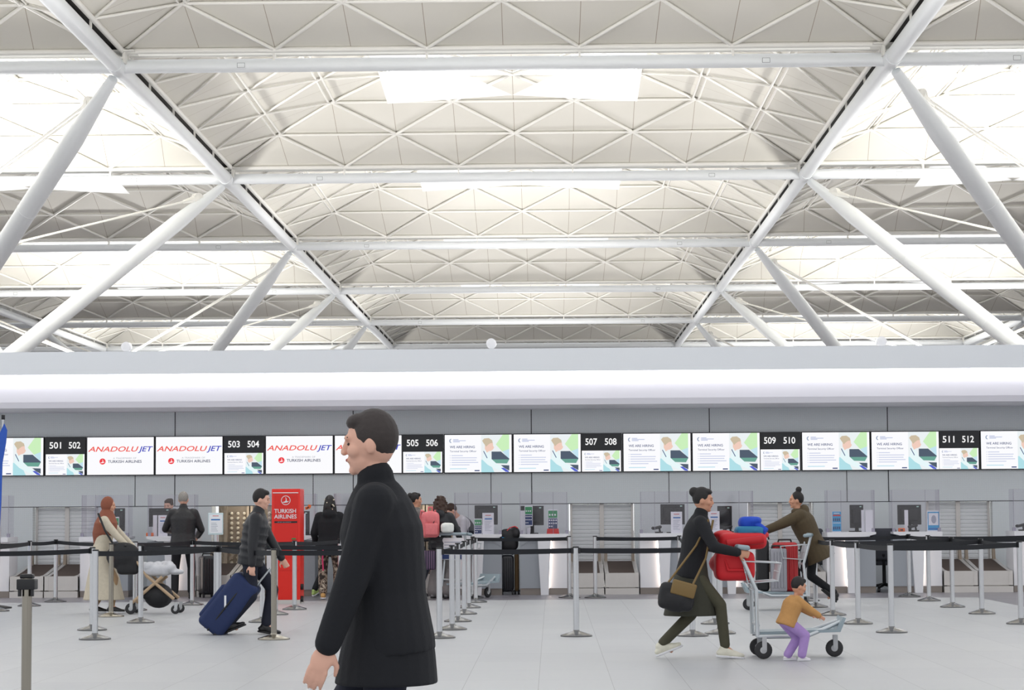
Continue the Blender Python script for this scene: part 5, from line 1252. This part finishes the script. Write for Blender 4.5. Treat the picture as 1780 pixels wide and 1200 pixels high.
# woman in a black jacket striding right with the trolley
g = at(1203, 1138, 20.9); YW_ = 20.9
r, K = person('woman in a black jacket and olive skirt striding right behind the red loaded trolley', g.x, YW_, RIGHT, 1.60, 'tan', lean=11, pz=0.875, feet=((-0.08, -0.3, 0.03, -22), (0.08, 0.32, 0.0, 4)), hands=((-0.22, 0.45, 1.03), (0.22, 0.45, 1.03)), head=(-6, 2),
    top=dict(m=T_black, g=1.14, hem=0.1, collar=True), legs=dict(m=T_olive, r=(0.08, 0.06, 0.05)), shoes=dict(m=T_wshoe, sole=M_white), hair=dict(t='bun', m=HB), curl=0.7,
    skirt=dict(m=T_olived, secs=[((0, 0.03, 0.1), .16, .12), ((0, 0.0, -0.08), .185, .17), ((0, 0.0, -0.3), .205, .24), ((0, -0.01, -0.46), .215, .27)]))
b = empty('handbag', (g.x - 0.17, YW_ - 0.3, 0.45), 0, 'dark handbag with a tan flap swinging behind the striding woman', 'handbag'); b.rotation_euler = (0, 0.15, 0)
m = MB(); m.rbox((0, 0, 0.12), (0.32, 0.12, 0.24), 0.05); m.ell((0, 0, 0.1), (0.17, 0.08, 0.12)); blob(m, 'bag_body', M_blackn, b, 0.01, 4)
m = MB(); m.rbox((0.05, -0.06, 0.2), (0.22, 0.04, 0.13), 0.015, Matrix.Rotation(0.12, 3, 'Y')); m.build('flap', mat('tan_leather', rgb(122, 98, 54), 0.5), b)
m = MB(); m.path([(0.12, -0.02, 0.22), (0.22, 0.1, 0.5), (0.24, 0.12, 0.85)], 0.01); m.path([(-0.1, 0.0, 0.22), (0.12, 0.12, 0.6), (0.2, 0.13, 0.85)], 0.01); m.build('strap', mat('tan_leather', rgb(122, 98, 54), 0.5), b)

# man in the olive jacket leaning forward over the second trolley
g = at(1400, 1052, 31.4)
r, K = person('person in an olive brown jacket with a top bun leaning forward to the left', g.x + 0.02, 31.4, LEFT, 1.66, 'tan', lean=24, pz=0.9, py=-0.1, feet=((-0.09, 0.05, 0, 4), (0.09, -0.42, 0.12, -40)), hands=((-0.18, 0.62, 1.1), (0.2, 0.6, 1.08)), head=(0, -8),
    top=dict(m=T_olivej, g=1.42, hem=0.24, flare=0.04, hood=True), legs=dict(m=T_black, r=(0.085, 0.062, 0.052)), shoes=dict(m=T_bshoe), hair=dict(t='topbun', m=HB), curl=0.7)
# toddler in front of the trolley
g = fl(1368, 1143)
person('small child with black hair, tan jumper and lilac trousers beside the trolley', g.x, 20.45, RIGHT + 0.25, 0.76, 'tan', lean=22, pz=0.80, py=-0.12, feet=((-0.12, -0.08, 0, 0), (0.12, 0.14, 0, 0)), hands=((-0.2, 0.5, 0.92), (0.22, 0.5, 0.9)), head=(0, 6), hs=1.55, bulk=1.3,
    top=dict(m=T_tan, g=1.22, hem=0.1, name='jumper'), legs=dict(m=T_lilac, r=(0.13, 0.1, 0.09)), shoes=dict(m=cloth('white_small_shoe', (225, 222, 225)), sole=M_white), hair=dict(t='short', m=HB), vox=0.006)
for o in C.objects:
    if '_s' in o: del o['_s']
